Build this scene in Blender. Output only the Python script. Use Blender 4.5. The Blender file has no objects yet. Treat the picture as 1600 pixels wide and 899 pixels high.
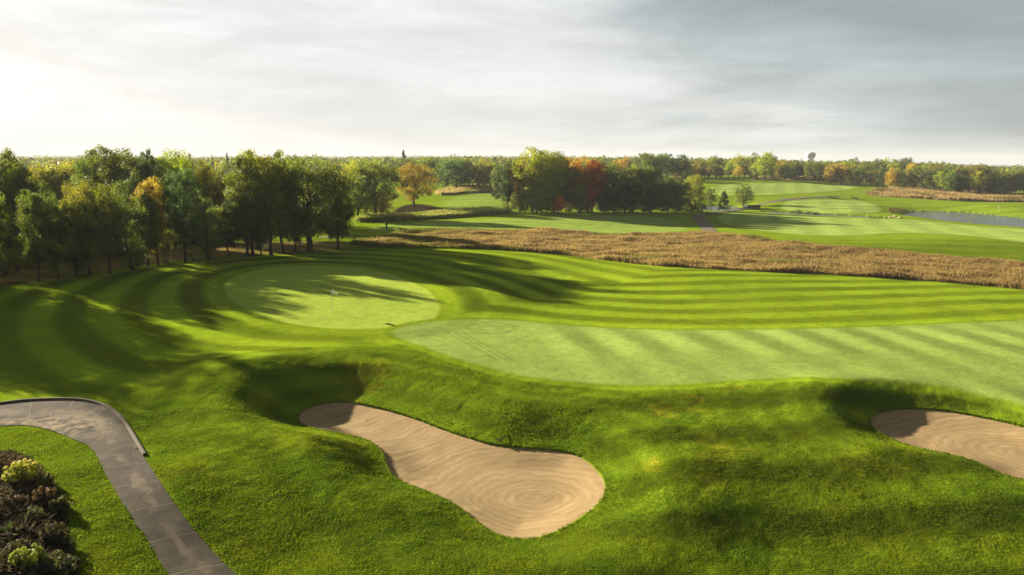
import bpy, math, random
import numpy as np
from mathutils import Matrix, Vector

R = math.radians
rng = np.random.default_rng(7)
random.seed(7)
scene = bpy.context.scene
COL = scene.collection

# ------------------------------------------------------------------ camera, world, sun, exposure
CAMZ = 15.0
PITCH = R(10.36)
ROLL = 0.009
FOC = 1080.0
cp_, sp_ = math.cos(PITCH), math.sin(PITCH)
right0 = np.array([1.0, 0, 0]); fwd = np.array([0, cp_, -sp_]); up0 = np.array([0, sp_, cp_])
right = right0 + ROLL * up0; right /= np.linalg.norm(right)
up = up0 - ROLL * right0; up /= np.linalg.norm(up)
cam = bpy.data.cameras.new('camera'); camo = bpy.data.objects.new('camera', cam); COL.objects.link(camo)
M = Matrix(((right[0], up[0], -fwd[0], 0), (right[1], up[1], -fwd[1], 0), (right[2], up[2], -fwd[2], CAMZ), (0, 0, 0, 1)))
camo.matrix_world = M
cam.sensor_width = 36.0; cam.lens = FOC / 1600 * 36.0
cam.clip_start = 0.5; cam.clip_end = 30000
scene.camera = camo

SUN_EL = R(15.4)
SUN_AZ_DIR = np.array([-0.81, 0.59]); SUN_AZ_DIR /= np.linalg.norm(SUN_AZ_DIR)
sdir = np.array([SUN_AZ_DIR[0] * math.cos(SUN_EL), SUN_AZ_DIR[1] * math.cos(SUN_EL), math.sin(SUN_EL)])
sun = bpy.data.lights.new('sun', 'SUN'); suno = bpy.data.objects.new('sun', sun); COL.objects.link(suno)
sun.energy = 5.0; sun.angle = R(0.6); sun.color = (1.0, 0.89, 0.69)
suno.rotation_euler = Vector(sdir).to_track_quat('Z', 'Y').to_euler()
suno.location = (-60, 60, 60)

scene.view_settings.view_transform = 'Standard'
scene.view_settings.look = 'None'
scene.view_settings.gamma = 1.0
scene.view_settings.exposure = 1.75
scene.cycles.use_denoising = True
scene.cycles.max_bounces = 6
scene.cycles.transparent_max_bounces = 4
scene.cycles.volume_bounces = 0
scene.cycles.sample_clamp_indirect = 4

world = bpy.data.worlds.new("World"); scene.world = world; world.use_nodes = True


class NT:
    """Tiny node helper."""
    def __init__(s, tree):
        s.t = tree; s.n = tree.nodes; s.l = tree.links; s.n.clear()

    def new(s, typ, **kw):
        n = s.n.new(typ)
        for k, v in kw.items():
            if k == 'ins':
                for kk, vv in v.items():
                    s.put(n.inputs[kk], vv)
            else:
                setattr(n, k, v)
        return n

    def put(s, sock, v):
        if isinstance(v, bpy.types.NodeSocket): s.l.new(v, sock)
        elif isinstance(v, bpy.types.Node): s.l.new(v.outputs[0], sock)
        else: sock.default_value = v

    def math(s, op, a, b=0.0, c=None, clamp=False):
        n = s.n.new('ShaderNodeMath'); n.operation = op; n.use_clamp = clamp
        s.put(n.inputs[0], a); s.put(n.inputs[1], b)
        if c is not None: s.put(n.inputs[2], c)
        return n.outputs[0]

    def vmath(s, op, a, b=(0, 0, 0)):
        n = s.n.new('ShaderNodeVectorMath'); n.operation = op
        s.put(n.inputs[0], a); s.put(n.inputs[1], b)
        return n.outputs['Value'] if op in ('DOT_PRODUCT', 'LENGTH', 'DISTANCE') else n.outputs[0]

    def mixc(s, f, a, b, mode='MIX'):
        n = s.n.new('ShaderNodeMix'); n.data_type = 'RGBA'; n.blend_type = mode; n.clamp_factor = True
        s.put(n.inputs[0], f)
        s.put(n.inputs[6], a if not isinstance(a, tuple) or len(a) == 4 else a + (1,))
        s.put(n.inputs[7], b if not isinstance(b, tuple) or len(b) == 4 else b + (1,))
        return n.outputs[2]

    def noise(s, vec, scale, detail=3, rough=0.5, dist=0.0):
        n = s.n.new('ShaderNodeTexNoise')
        if vec is not None: s.put(n.inputs['Vector'], vec)
        n.inputs['Scale'].default_value = scale; n.inputs['Detail'].default_value = detail
        n.inputs['Roughness'].default_value = rough; n.inputs['Distortion'].default_value = dist
        return n.outputs['Fac']

    def ramp(s, f, stops, interp='LINEAR'):
        n = s.n.new('ShaderNodeValToRGB'); n.color_ramp.interpolation = interp
        while len(n.color_ramp.elements) < len(stops): n.color_ramp.elements.new(0.5)
        for e, (p, c) in zip(n.color_ramp.elements, stops):
            e.position = p; e.color = (c, c, c, 1) if isinstance(c, (int, float)) else tuple(c) + (1,)
        s.put(n.inputs[0], f)
        return n.outputs[0]

    def smooth(s, f, a, b):
        n = s.n.new('ShaderNodeMapRange'); n.interpolation_type = 'SMOOTHSTEP'
        s.put(n.inputs['Value'], f); n.inputs['From Min'].default_value = a; n.inputs['From Max'].default_value = b
        return n.outputs['Result']


# sky: Nishita behind a veil of thin cloud that is brightest round the sun
w = NT(world.node_tree)
tc = w.new('ShaderNodeTexCoord'); D_ = w.vmath('NORMALIZE', tc.outputs['Generated'])
sky = w.new('ShaderNodeTexSky', sky_type='NISHITA', sun_disc=False, sun_elevation=SUN_EL,
            sun_rotation=math.atan2(SUN_AZ_DIR[0], SUN_AZ_DIR[1]), air_density=1.0, dust_density=2.0, ozone_density=1.0)
sep = w.new('ShaderNodeSeparateXYZ', ins={0: D_})
zz = w.math('MAXIMUM', sep.outputs[2], 0.0)
pl = w.math('DIVIDE', 1.0, w.math('ADD', zz, 0.10))
cx = w.math('MULTIPLY', sep.outputs[0], pl); cy = w.math('MULTIPLY', sep.outputs[1], pl)
cv = w.new('ShaderNodeCombineXYZ', ins={0: cx, 1: cy, 2: 0.0}).outputs[0]
# cloud sheet coordinates stretched along the wind
rot = w.new('ShaderNodeMapping', ins={'Vector': cv, 'Rotation': (0, 0, R(-28)), 'Scale': (0.38, 0.8, 1), 'Location': (1.7, 0.4, 0)}).outputs[0]
n1 = w.noise(rot, 0.55, 6, 0.55, 0.5)
n2 = w.noise(rot, 2.2, 5, 0.6, 0.8)
n3 = w.noise(cv, 0.6, 7, 0.62, 0.3)
sd = w.vmath('DOT_PRODUCT', D_, (float(sdir[0]), float(sdir[1]), float(sdir[2])))
f = w.math('ADD', sd, w.math('MULTIPLY', w.math('SUBTRACT', n1, 0.5), 0.62))
f = w.math('ADD', f, w.math('MULTIPLY', w.math('SUBTRACT', n2, 0.5), 0.22))
f = w.math('ADD', f, w.math('MULTIPLY', w.math('SUBTRACT', n3, 0.5), 0.60))
# lower sky is lighter than the cloud base overhead
low = w.smooth(sep.outputs[2], 0.20, 0.0)
f = w.math('ADD', f, w.math('MULTIPLY', low, 0.07))
stops = [(0.0, (0.30, 0.35, 0.38)), (0.14, (0.375, 0.43, 0.455)), (0.29, (0.50, 0.55, 0.565)), (0.40, (0.66, 0.685, 0.685)),
         (0.52, (0.74, 0.755, 0.755)), (0.74, (0.765, 0.78, 0.785)), (0.88, (0.80, 0.81, 0.815)), (1.0, (0.85, 0.855, 0.86))]
f = w.math('SUBTRACT', f, w.math('MULTIPLY', w.math('MULTIPLY', w.smooth(sep.outputs[2], 0.05, 0.20), w.smooth(sep.outputs[0], -0.10, 0.30)), 0.22))
cl = w.ramp(w.math('MULTIPLY', f, 0.93), stops)
n4 = w.noise(w.vmath('MULTIPLY', D_, (1.0, 1.0, 4.5)), 3.2, 8, 0.58, 0.7)
n5 = w.noise(w.vmath('MULTIPLY', D_, (1.0, 1.0, 7.0)), 7.0, 6, 0.6, 0.5)
mm = w.math('ADD', w.math('MULTIPLY', w.smooth(n4, 0.36, 0.66), 0.18), w.math('ADD', w.math('MULTIPLY', w.smooth(n5, 0.42, 0.66), 0.07), 0.92))
cl = w.vmath('MULTIPLY', cl, w.new('ShaderNodeCombineXYZ', ins={0: mm, 1: mm, 2: mm}).outputs[0])
hv = w.smooth(sep.outputs[2], 0.0, -0.02)
cl = w.mixc(hv, cl, (0.30, 0.32, 0.28))
K = 0.30 / 0.08
back_ = w.smooth(sd, -0.15, -0.55)
hi_ = w.math('MULTIPLY', w.math('SUBTRACT', 1.0, w.math('MULTIPLY', w.smooth(sep.outputs[2], 0.23, 0.45), 0.72)), w.math('SUBTRACT', 1.0, w.math('MULTIPLY', back_, 0.45)))   # unseen sky overhead and behind dimmed so the sun dominates the fill
cl = w.vmath('MULTIPLY', cl, w.new('ShaderNodeCombineXYZ', ins={0: hi_, 1: hi_, 2: hi_}).outputs[0])
cl = w.vmath('MULTIPLY', cl, (K, K, K))
out = w.mixc(0.97, sky.outputs[0], cl)
bg = w.new('ShaderNodeBackground', ins={'Color': out, 'Strength': 0.08})
w.new('ShaderNodeOutputWorld', ins={'Surface': bg.outputs[0]})


# ------------------------------------------------------------------ helpers
def tag(o, label=None, cat=None, group=None, kind=None):
    if label: o['label'] = label
    if cat: o['category'] = cat
    if group: o['group'] = group
    if kind: o['kind'] = kind
    return o


def ray(px, py):
    px = np.asarray(px, float); py = np.asarray(py, float)
    d = fwd + ((px - 800) / FOC)[..., None] * right - ((py - 449.5) / FOC)[..., None] * up
    return d


def Pz(px, py, z=0.0):
    d = ray(px, py); t = (z - CAMZ) / d[..., 2]
    return d[..., 0] * t, d[..., 1] * t


def hsh(i, j, s):
    n = (i.astype(np.int64) * 374761393 + j.astype(np.int64) * 668265263 + s * 1274126177) & 0xffffffff
    n = ((n ^ (n >> 13)) * 1274126177) & 0xffffffff
    return ((n ^ (n >> 16)) & 0xffff) / 65535.0


def vnoise(x, y, s=0):
    i = np.floor(x); j = np.floor(y); fx = x - i; fy = y - j
    fx = fx * fx * fx * (fx * (fx * 6 - 15) + 10); fy = fy * fy * fy * (fy * (fy * 6 - 15) + 10)
    i = i.astype(np.int64); j = j.astype(np.int64)
    a = hsh(i, j, s); b = hsh(i + 1, j, s); c = hsh(i, j + 1, s); d = hsh(i + 1, j + 1, s)
    return (a * (1 - fx) + b * fx) * (1 - fy) + (c * (1 - fx) + d * fx) * fy - 0.5


def fbm(x, y, sc, o=3, s=0, g=0.5):
    v = 0; a = 1.0; tot = 0
    for k in range(o):
        v = v + a * vnoise(x / sc * 2 ** k + 17.3 * k, y / sc * 2 ** k - 9.1 * k, s + k); tot += a; a *= g
    return v / tot * 2


def sstep(x, a, b):
    t = np.clip((x - a) / (b - a), 0, 1)
    return t * t * (3 - 2 * t)


def smooth_poly(p, it=3, closed=True):
    p = np.asarray(p, float)
    for _ in range(it):
        if closed:
            q = np.roll(p, -1, 0)
            p = np.stack([p * .75 + q * .25, p * .25 + q * .75], 1).reshape(-1, 2)
        else:
            a, b = p[:-1], p[1:]
            n = np.stack([a * .75 + b * .25, a * .25 + b * .75], 1).reshape(-1, 2)
            p = np.vstack([p[:1], n, p[-1:]])
    return p


def sdf(poly, x, y, margin=30.0):
    """signed distance to a closed polygon, negative inside; points farther than margin get margin."""
    out = np.full(x.shape, float(margin))
    lo = poly.min(0) - margin; hi = poly.max(0) + margin
    m = (x > lo[0]) & (x < hi[0]) & (y > lo[1]) & (y < hi[1])
    if not m.any(): return out
    X = x[m]; Y = y[m]; d2 = np.full(X.shape, 1e18); ins = np.zeros(X.shape, bool)
    n = len(poly)
    for k in range(n):
        ax, ay = poly[k]; bx, by = poly[(k + 1) % n]
        ex, ey = bx - ax, by - ay; L = ex * ex + ey * ey + 1e-12
        t = np.clip(((X - ax) * ex + (Y - ay) * ey) / L, 0, 1)
        dx = X - ax - t * ex; dy = Y - ay - t * ey
        d2 = np.minimum(d2, dx * dx + dy * dy)
        c = (ay > Y) != (by > Y)
        with np.errstate(divide='ignore', invalid='ignore'):
            ins ^= c & (X < ex * (Y - ay) / (ey if ey != 0 else 1e-12) + ax)
    d = np.sqrt(d2); d[ins] *= -1
    out[m] = np.minimum(d, margin)
    return out


# ------------------------------------------------------------------ the lie of the land
UC = (np.array([-900, -400, 0, 400, 800, 1200, 1600, 2100, 2600]) - 800) / FOC
DR = np.array([10, 25, 35, 50, 70, 90, 120, 160, 220, 300, 400, 500, 700, 1000, 1800, 3500, 7000.])
ZG = np.array([
    # -900 -400   0   400   800  1200  1600  2100 2600
    [0.0, 0.0, -0.2, 0.0, -0.2, -0.6, -0.9, -1.2, -1.2],   # 10
    [0.0, 0.0, 0.0, 0.0, 0.0, -0.4, -0.7, -1.0, -1.0],     # 25
    [0.0, 0.0, 0.1, 0.3, 0.0, 0.0, -0.2, -0.5, -0.5],      # 35
    [0.2, 0.2, 0.0, 0.4, 0.2, 0.4, 0.2, 0.0, 0.0],         # 50
    [0.4, 0.4, 0.2, 0.2, 0.0, 0.1, 0.1, 0.0, 0.0],         # 70
    [0.2, 0.2, 0.1, 0.1, 0.2, -0.2, -0.3, -0.5, -0.5],     # 90
    [0.0, 0.0, -0.2, 0.0, -0.6, -0.9, -1.0, -1.0, -1.0],   # 120
    [-0.5, -0.5, -0.7, -0.8, -1.5, -1.6, -1.8, -1.8, -1.8],  # 160
    [-0.5, -0.5, -1.0, -1.0, -1.8, -2.8, -3.0, -3.0, -3.0],  # 220
    [0.5, 0.5, 0.5, 0.5, 0.0, -1.2, -1.8, -2.6, -2.6],     # 300
    [1.0, 1.0, 1.0, 2.0, 3.0, 3.0, -0.2, -1.0, -1.0],      # 400
    [1.0, 1.0, 1.0, 2.5, 5.0, 5.5, 1.0, 0.0, 0.0],         # 500
    [1.0, 1.0, 1.0, 3.0, 7.0, 7.0, 2.0, 1.0, 1.0],         # 700
    [2, 2, 2, 5, 10, 9, 2.5, 1, 1],                    # 1000
    [3, 3, 3, 7, 15, 12, 3, 1, 1],                     # 1800
    [9, 9, 9, 14, 27, 15, 2, 0, 0],                    # 3500
    [9, 9, 9, 22, 44, 22, 0, 0, 0],                    # 7000
], float)
LD = np.log(DR)


def cr(p0, p1, p2, p3, t):
    return 0.5 * (2 * p1 + (p2 - p0) * t + (2 * p0 - 5 * p1 + 4 * p2 - p3) * t * t + (3 * p1 - p0 - 3 * p2 + p3) * t ** 3)


def basez(x, y):
    D = np.clip(y, 10.0, 6999.0); u = np.clip(x / D, UC[0], UC[-1] - 1e-6)
    iu = np.clip(np.searchsorted(UC, u, side='right') - 1, 0, len(UC) - 2)
    tu = (u - UC[iu]) / (UC[iu + 1] - UC[iu])
    l = np.log(D); il = np.clip(np.searchsorted(LD, l, side='right') - 1, 0, len(DR) - 2)
    tl = (l - LD[il]) / (LD[il + 1] - LD[il])
    rows = []
    for r in (-1, 0, 1, 2):
        rr = np.clip(il + r, 0, len(DR) - 1)
        c = [ZG[rr, np.clip(iu + k, 0, len(UC) - 1)] for k in (-1, 0, 1, 2)]
        rows.append(cr(*c, tu))
    return cr(*rows, tl)


def world_pt(px, py, z=0.0):
    a, b = Pz(px, py, z); return float(a), float(b)


BUMPS = []  # x, y, r_across, r_along, angle, amplitude


def bump(px, py, rx, ry, amp, ang=0.0):
    x, y = world_pt(px, py, 0); BUMPS.append((x, y, rx, ry, ang, amp))


bump(365, 598, 5, 5, 1.3)           # shoulder left of the big bunker
bump(475, 603, 5, 3.4, -1.1)        # hollow above its tip
bump(560, 560, 9, 4, 0.35)
bump(560, 720, 4.5, 2.2, 0.35, R(-35))   # spine along its near side
bump(1268, 612, 4.5, 4, 0.22)          # shoulder left of the right bunker
bump(515, 463, 17, 12, 0.5)         # green plateau
bump(740, 468, 4.5, 7, 0.7, R(20))  # ridge off the green
bump(860, 430, 12, 12, -0.9)        # swale behind the green
bump(690, 415, 8, 6, -0.5)
bump(1060, 430, 14, 10, 0.5)
bump(1150, 800, 9, 3, -0.3, R(8)); bump(1300, 860, 8, 2.5, -0.3, R(8))
bump(300, 760, 3.5, 5, 0.35); bump(500, 860, 6, 3, -0.25); bump(90, 740, 4, 4, 0.2)
bump(1500, 370, 20, 12, 0.9); bump(1320, 378, 18, 9, 0.6); bump(1200, 372, 10, 8, -0.4)
bump(700, 352, 26, 10, 0.7); bump(900, 356, 22, 8, 0.6); bump(1010, 340, 14, 10, -0.5)
bump(760, 318, 18, 18, 1.2); bump(690, 328, 14, 12, -0.9); bump(620, 330, 12, 10, -0.9)
bump(1350, 326, 22, 16, 0.9); bump(1450, 322, 20, 14, 0.8); bump(1560, 318, 22, 14, 1.2); bump(1250, 308, 30, 14, 0.9)
bump(1130, 300, 24, 22, 0.8); bump(1180, 318, 20, 8, -0.6)
BUMPS_A = np.array(BUMPS)

PONDS = []


def pond_poly(pts, z, sm=2):
    pts = np.array(pts, float); x, y = Pz(pts[:, 0], pts[:, 1], z)
    PONDS.append((smooth_poly(np.stack([x, y], 1), sm), z))


ZW = -3.45
pond_poly([(1400, 335), (1430, 331), (1480, 331), (1540, 335), (1600, 342), (1700, 352), (1780, 362), (1700, 364), (1600, 356), (1530, 351), (1470, 345), (1430, 339)], ZW)
pond_poly([(1090, 327), (1102, 322.5), (1128, 321.5), (1150, 323), (1160, 325.5), (1150, 329), (1110, 330)], ZW)
pond_poly([(1190, 331), (1215, 331.5), (1260, 334.5), (1310, 337), (1368, 339), (1365, 340.6), (1300, 339.0), (1230, 335.3), (1195, 332.5)], ZW)

B1 = np.array([(465, 655), (478, 641), (508, 633), (540, 631), (570, 636), (600, 643), (640, 655), (700, 678), (760, 697), (800, 703), (850, 706), (890, 711), (915, 722), (932, 738), (944, 755), (945, 772), (937, 790), (915, 808), (890, 825), (860, 840), (830, 848), (795, 846), (765, 835), (740, 815), (700, 785), (660, 770), (625, 757), (608, 742), (600, 715), (588, 698), (560, 687), (520, 679), (490, 674), (470, 667)], float)
B2 = np.array([(1357, 660), (1372, 648), (1405, 642), (1450, 642), (1500, 649), (1560, 661), (1600, 671), (1680, 697), (1740, 730), (1725, 758), (1660, 766), (1600, 755), (1555, 742), (1520, 723), (1480, 713), (1430, 704), (1390, 690), (1364, 675)], float)
SANDS = []
for pts, zs, W in ((B1, -1.25, 4.2), (B2, -0.85, 3.2)):
    x, y = Pz(pts[:, 0], pts[:, 1], zs + 0.2)
    SANDS.append((smooth_poly(np.stack([x, y], 1), 2), zs, W))


def H(x, y, fine=False):
    x = np.asarray(x, float); y = np.asarray(y, float)
    z = basez(x, y)
    for bx, by, rx, ry, a, am in BUMPS:
        dx = x - bx; dy = y - by; c, s = math.cos(a), math.sin(a)
        q = ((dx * c + dy * s) / rx) ** 2 + ((-dx * s + dy * c) / ry) ** 2
        z = z + am * np.exp(-q)
    z = z + 0.10 * fbm(x, y, 9.0, 3, 5) + 0.6 * sstep(y, 150, 400) * fbm(x, y, 60.0, 3, 9)
    for poly, zw in PONDS:
        s = sdf(poly, x, y, 22)
        tgt = np.where(s < 0, zw - 0.7, zw + 0.22)
        z = np.where(s < 0, tgt, tgt + (z - tgt) * sstep(s, 0, 20))
    for poly, zs, W in SANDS:
        s = sdf(poly, x, y, W + 8)
        lip = zs + 0.36
        outz = lip + (z - lip) * sstep(s, -0.6, W)
        z = z + 0.20 * np.exp(-((s - W) / 2.2) ** 2) * (s > 0)
        outz = outz + 0.20 * np.exp(-((s - W) / 2.2) ** 2) * sstep(s, 0, 1.5)
        z = np.where(s <= 0, zs - 0.35, np.where(s < W, outz, z))
    if fine:
        pass
    return z


def PH(px, py):
    """pixel of the photograph -> point on the land (vectorised ray march)."""
    px = np.atleast_1d(np.asarray(px, float)); py = np.atleast_1d(np.asarray(py, float))
    d = ray(px, py); d = d / d[:, 1:2]
    ts = np.exp(np.linspace(math.log(14), math.log(6500), 420))
    X = d[:, :1] * ts; Y = np.broadcast_to(ts, X.shape); Z = CAMZ + d[:, 2:3] * ts
    below = (Z - H(X, Y)) < 0
    idx = np.argmax(below, 1); idx[~below.any(1)] = len(ts) - 1
    lo = ts[np.maximum(idx - 1, 0)]; hi = ts[idx]
    for _ in range(14):
        m = (lo + hi) / 2; b = (CAMZ + d[:, 2] * m - H(d[:, 0] * m, m)) < 0
        hi = np.where(b, m, hi); lo = np.where(b, lo, m)
    return d[:, 0] * hi, hi


def poly_on_land(pts, sm=2, closed=True):
    p = smooth_poly(pts, sm, closed)
    x, y = PH(p[:, 0], p[:, 1])
    return np.stack([x, y], 1)


# ------------------------------------------------------------------ mesh builders
def mesh_obj(name, V, F, mat, parent=None, smooth=False, cols=None, uv=None, link=True, fcols=None):
    V = np.ascontiguousarray(V, dtype=np.float32); F = np.asarray(F, dtype=np.int32)
    me = bpy.data.meshes.new(name)
    me.vertices.add(len(V)); me.vertices.foreach_set('co', V.ravel())
    k = F.shape[1]
    me.loops.add(F.size); me.loops.foreach_set('vertex_index', F.ravel())
    me.polygons.add(len(F)); me.polygons.foreach_set('loop_start', np.arange(0, F.size, k, dtype=np.int32))
    if smooth: me.polygons.foreach_set('use_smooth', np.ones(len(F), bool))
    if cols is not None:
        a = me.attributes.new('Col', 'FLOAT_COLOR', 'POINT')
        c = np.ones((len(V), 4), np.float32); c[:, :cols.shape[1]] = cols; a.data.foreach_set('color', c.ravel())
    if fcols is not None:
        a = me.attributes.new('Col', 'FLOAT_COLOR', 'POINT')
        c = np.ones((len(V), 4), np.float32)
        c[F.ravel(), :fcols.shape[1]] = np.repeat(fcols, k, 0); a.data.foreach_set('color', c.ravel())
    me.update(calc_edges=True); me.validate()
    if uv is not None:
        l = me.uv_layers.new(name='UVMap'); l.data.foreach_set('uv', np.asarray(uv, np.float32)[F.ravel()].ravel())
    me.materials.append(mat)
    o = bpy.data.objects.new(name, me)
    if link: COL.objects.link(o)
    if parent: o.parent = parent
    return o


def grid_faces(nr, nc):
    i = np.arange(nr * nc).reshape(nr, nc)
    return np.stack([i[:-1, :-1], i[:-1, 1:], i[1:, 1:], i[1:, :-1]], -1).reshape(-1, 4)


class MB:
    def __init__(s): s.v = []; s.f = []; s.n = 0

    def add(s, V, F):
        s.v.append(np.asarray(V, float)); s.f += [[int(a) + s.n for a in q] for q in F]; s.n += len(V)

    def tube(s, pts, rads, k=7, caps=True):
        pts = np.asarray(pts, float); n = len(pts); V = []
        for i in range(n):
            t = pts[min(i + 1, n - 1)] - pts[max(i - 1, 0)]; t = t / (np.linalg.norm(t) + 1e-9)
            a = np.cross(t, (0.31, 0.95, 0.05)); a /= np.linalg.norm(a) + 1e-9; b = np.cross(t, a)
            for j in range(k):
                an = 2 * math.pi * j / k
                V.append(pts[i] + rads[i] * (math.cos(an) * a + math.sin(an) * b))
        F = [(i * k + j, i * k + (j + 1) % k, (i + 1) * k + (j + 1) % k, (i + 1) * k + j) for i in range(n - 1) for j in range(k)]
        s.add(V, F)

    def lathe(s, prof, k=32, c=(0, 0, 0)):
        V = [(c[0] + r * math.cos(2 * math.pi * j / k), c[1] + r * math.sin(2 * math.pi * j / k), c[2] + z) for r, z in prof for j in range(k)]
        F = [(i * k + j, i * k + (j + 1) % k, (i + 1) * k + (j + 1) % k, (i + 1) * k + j) for i in range(len(prof) - 1) for j in range(k)]
        s.add(V, F)

    def box(s, c, sz, rz=0.0):
        V = []
        for dz in (-.5, .5):
            for dx, dy in ((-.5, -.5), (.5, -.5), (.5, .5), (-.5, .5)):
                a, b = dx * sz[0], dy * sz[1]
                V.append((c[0] + a * math.cos(rz) - b * math.sin(rz), c[1] + a * math.sin(rz) + b * math.cos(rz), c[2] + dz * sz[2]))
        s.add(V, [(3, 2, 1, 0), (4, 5, 6, 7), (0, 1, 5, 4), (1, 2, 6, 5), (2, 3, 7, 6), (3, 0, 4, 7)])

    def build(s, name, mat, parent=None, smooth=True, link=True):
        me = bpy.data.meshes.new(name)
        me.from_pydata(np.vstack(s.v).tolist(), [], s.f)
        if smooth: me.polygons.foreach_set('use_smooth', np.ones(len(me.polygons), bool))
        me.materials.append(mat)
        o = bpy.data.objects.new(name, me)
        if link: COL.objects.link(o)
        if parent: o.parent = parent
        return o


def new_mat(name):
    m = bpy.data.materials.new(name); m.use_nodes = True
    return m, NT(m.node_tree)


def simple_mat(name, col, rough=0.7, nscale=6, namt=0.25, bumps=0.0, metal=0.0):
    m, t = new_mat(name)
    co = t.new('ShaderNodeTexCoord').outputs['Object']
    n = t.noise(co, nscale, 4)
    c = t.mixc(n, tuple(v * (1 - namt) for v in col), tuple(min(1, v * (1 + namt)) for v in col))
    b = t.new('ShaderNodeBsdfPrincipled', ins={'Base Color': c, 'Roughness': rough, 'Metallic': metal, 'Specular IOR Level': 0.12})
    if bumps:
        bn = t.new('ShaderNodeBump', ins={'Height': t.noise(co, nscale * 4, 4), 'Strength': bumps, 'Distance': 0.05})
        t.put(b.inputs['Normal'], bn.outputs[0])
    t.new('ShaderNodeOutputMaterial', ins={0: b.outputs[0]})
    return m


# ------------------------------------------------------------------ ground
GREEN = poly_on_land([(348, 452), (356, 438), (380, 426), (420, 418), (470, 415), (540, 416), (600, 425), (645, 440), (675, 458), (688, 476), (686, 492), (668, 504), (630, 511), (560, 515), (500, 513), (440, 504), (390, 488), (360, 470)])
FWAY = poly_on_land([(606, 520), (640, 508), (700, 500), (790, 499), (870, 508), (1000, 516), (1200, 516), (1400, 510), (1600, 501), (1900, 490), (2100, 560), (2000, 700), (1800, 680), (1600, 632), (1480, 603), (1370, 593), (1250, 588), (1150, 594), (1020, 603), (900, 598), (800, 585), (700, 556), (640, 534)])
MOWN = poly_on_land([(-300, 700), (-300, 480), (-60, 448), (100, 432), (270, 408), (480, 392), (740, 388), (900, 400), (1050, 418), (1400, 435), (1700, 462), (1900, 490), (1600, 503), (1400, 512), (1000, 520), (800, 508), (720, 498), (690, 520), (640, 540), (540, 545), (400, 560), (240, 600), (100, 640), (-100, 680)], 2)
FESC = poly_on_land([(545, 380), (600, 371), (640, 361), (700, 360), (800, 362), (850, 359), (880, 364), (950, 368), (1050, 368), (1100, 365), (1160, 371), (1250, 384), (1350, 393), (1450, 402), (1600, 414), (1850, 440), (1850, 490), (1600, 451), (1400, 435), (1200, 424), (1050, 418), (960, 409), (900, 400), (830, 394), (740, 388), (600, 387), (560, 385)], 1)
REED = poly_on_land([(556, 346), (600, 340), (640, 340), (690, 334), (730, 331), (785, 329), (792, 334), (740, 339), (680, 343), (620, 346), (560, 348)], 1)
FESC2 = poly_on_land([(680, 303), (700, 295), (740, 290), (775, 289), (800, 292), (800, 300), (740, 301), (690, 306)], 1)
BROWN = poly_on_land([(1395, 286), (1440, 285), (1520, 288), (1575, 292), (1585, 298), (1560, 304), (1500, 301), (1430, 297), (1400, 292)], 1)
FESC3 = poly_on_land([(1352, 303), (1380, 297), (1430, 298), (1500, 303), (1560, 306), (1640, 308), (1760, 310), (1760, 319), (1600, 316), (1540, 315), (1480, 314), (1420, 309), (1370, 307)], 1)
FESC4 = poly_on_land([(1170, 280), (1240, 277), (1330, 279), (1400, 286), (1330, 284.5), (1240, 281.5), (1180, 282)], 1)
FESC5 = poly_on_land([(1040, 274), (1070, 269), (1110, 270), (1095, 274), (1075, 279), (1050, 281)], 1)
FW2 = poly_on_land([(1120, 338), (1140, 333), (1180, 331), (1230, 336), (1300, 341), (1380, 342), (1440, 344), (1520, 354), (1600, 358), (1750, 370), (1750, 396), (1600, 379), (1500, 366), (1400, 363), (1340, 368), (1260, 368), (1180, 360), (1130, 350)], 2)
FW3 = poly_on_land([(1222, 320), (1240, 312), (1290, 312), (1340, 313), (1370, 320), (1378, 330), (1350, 334), (1290, 334), (1240, 330), (1222, 326)], 2)
FW4 = poly_on_land([(1105, 300), (1110, 292), (1150, 287), (1250, 286), (1330, 288), (1345, 293), (1300, 299), (1230, 303), (1160, 305), (1115, 306)], 2)
FW5 = poly_on_land([(570, 364), (590, 352), (640, 348), (760, 343), (900, 338), (1000, 336), (1060, 345), (1080, 362), (1000, 366), (900, 363), (850, 357), (700, 358), (620, 362)], 2)
FW6 = poly_on_land([(690, 318), (720, 306), (775, 300), (800, 306), (800, 326), (740, 330), (700, 330)], 2)
WOODS = poly_on_land([(-700, 520), (-300, 475), (0, 449), (100, 434), (200, 420), (270, 409), (320, 404), (370, 400), (430, 397), (483, 393.5), (540, 388), (560, 386), (530, 378), (470, 377), (400, 379), (300, 381), (200, 384), (100, 386), (0, 388), (-300, 395), (-700, 400)], 2)
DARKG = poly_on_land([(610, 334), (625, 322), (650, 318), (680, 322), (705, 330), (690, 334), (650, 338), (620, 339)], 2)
BED = poly_on_land([(-300, 690), (-60, 690), (0, 703), (30, 712), (62, 735), (85, 765), (100, 800), (108, 850), (115, 899), (125, 960), (-300, 960)], 1)
p_out = [(-160, 655), (-60, 640), (0, 632), (40, 627), (90, 625), (130, 626), (165, 635), (190, 655), (208, 685), (225, 715), (243, 742), (262, 772), (290, 812), (315, 843), (345, 875), (378, 905), (450, 975)]
p_in = [(-160, 676), (-60, 668), (0, 666), (40, 664), (75, 671), (98, 680), (118, 688), (138, 696), (148, 706), (156, 722), (170, 750), (192, 786), (218, 826), (240, 860), (262, 894), (276, 920), (330, 1000)]


def resample(p, n):
    d = np.r_[0, np.cumsum(np.linalg.norm(np.diff(p, axis=0), axis=1))]
    t = np.linspace(0, d[-1], n)
    return np.stack([np.interp(t, d, p[:, k]) for k in range(p.shape[1])], 1)


# matched resample: keep the pairing of control points
def paired(a, b, per=14):
    A = smooth_poly(a, 3, False); B = smooth_poly(b, 3, False)
    return A, B


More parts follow.
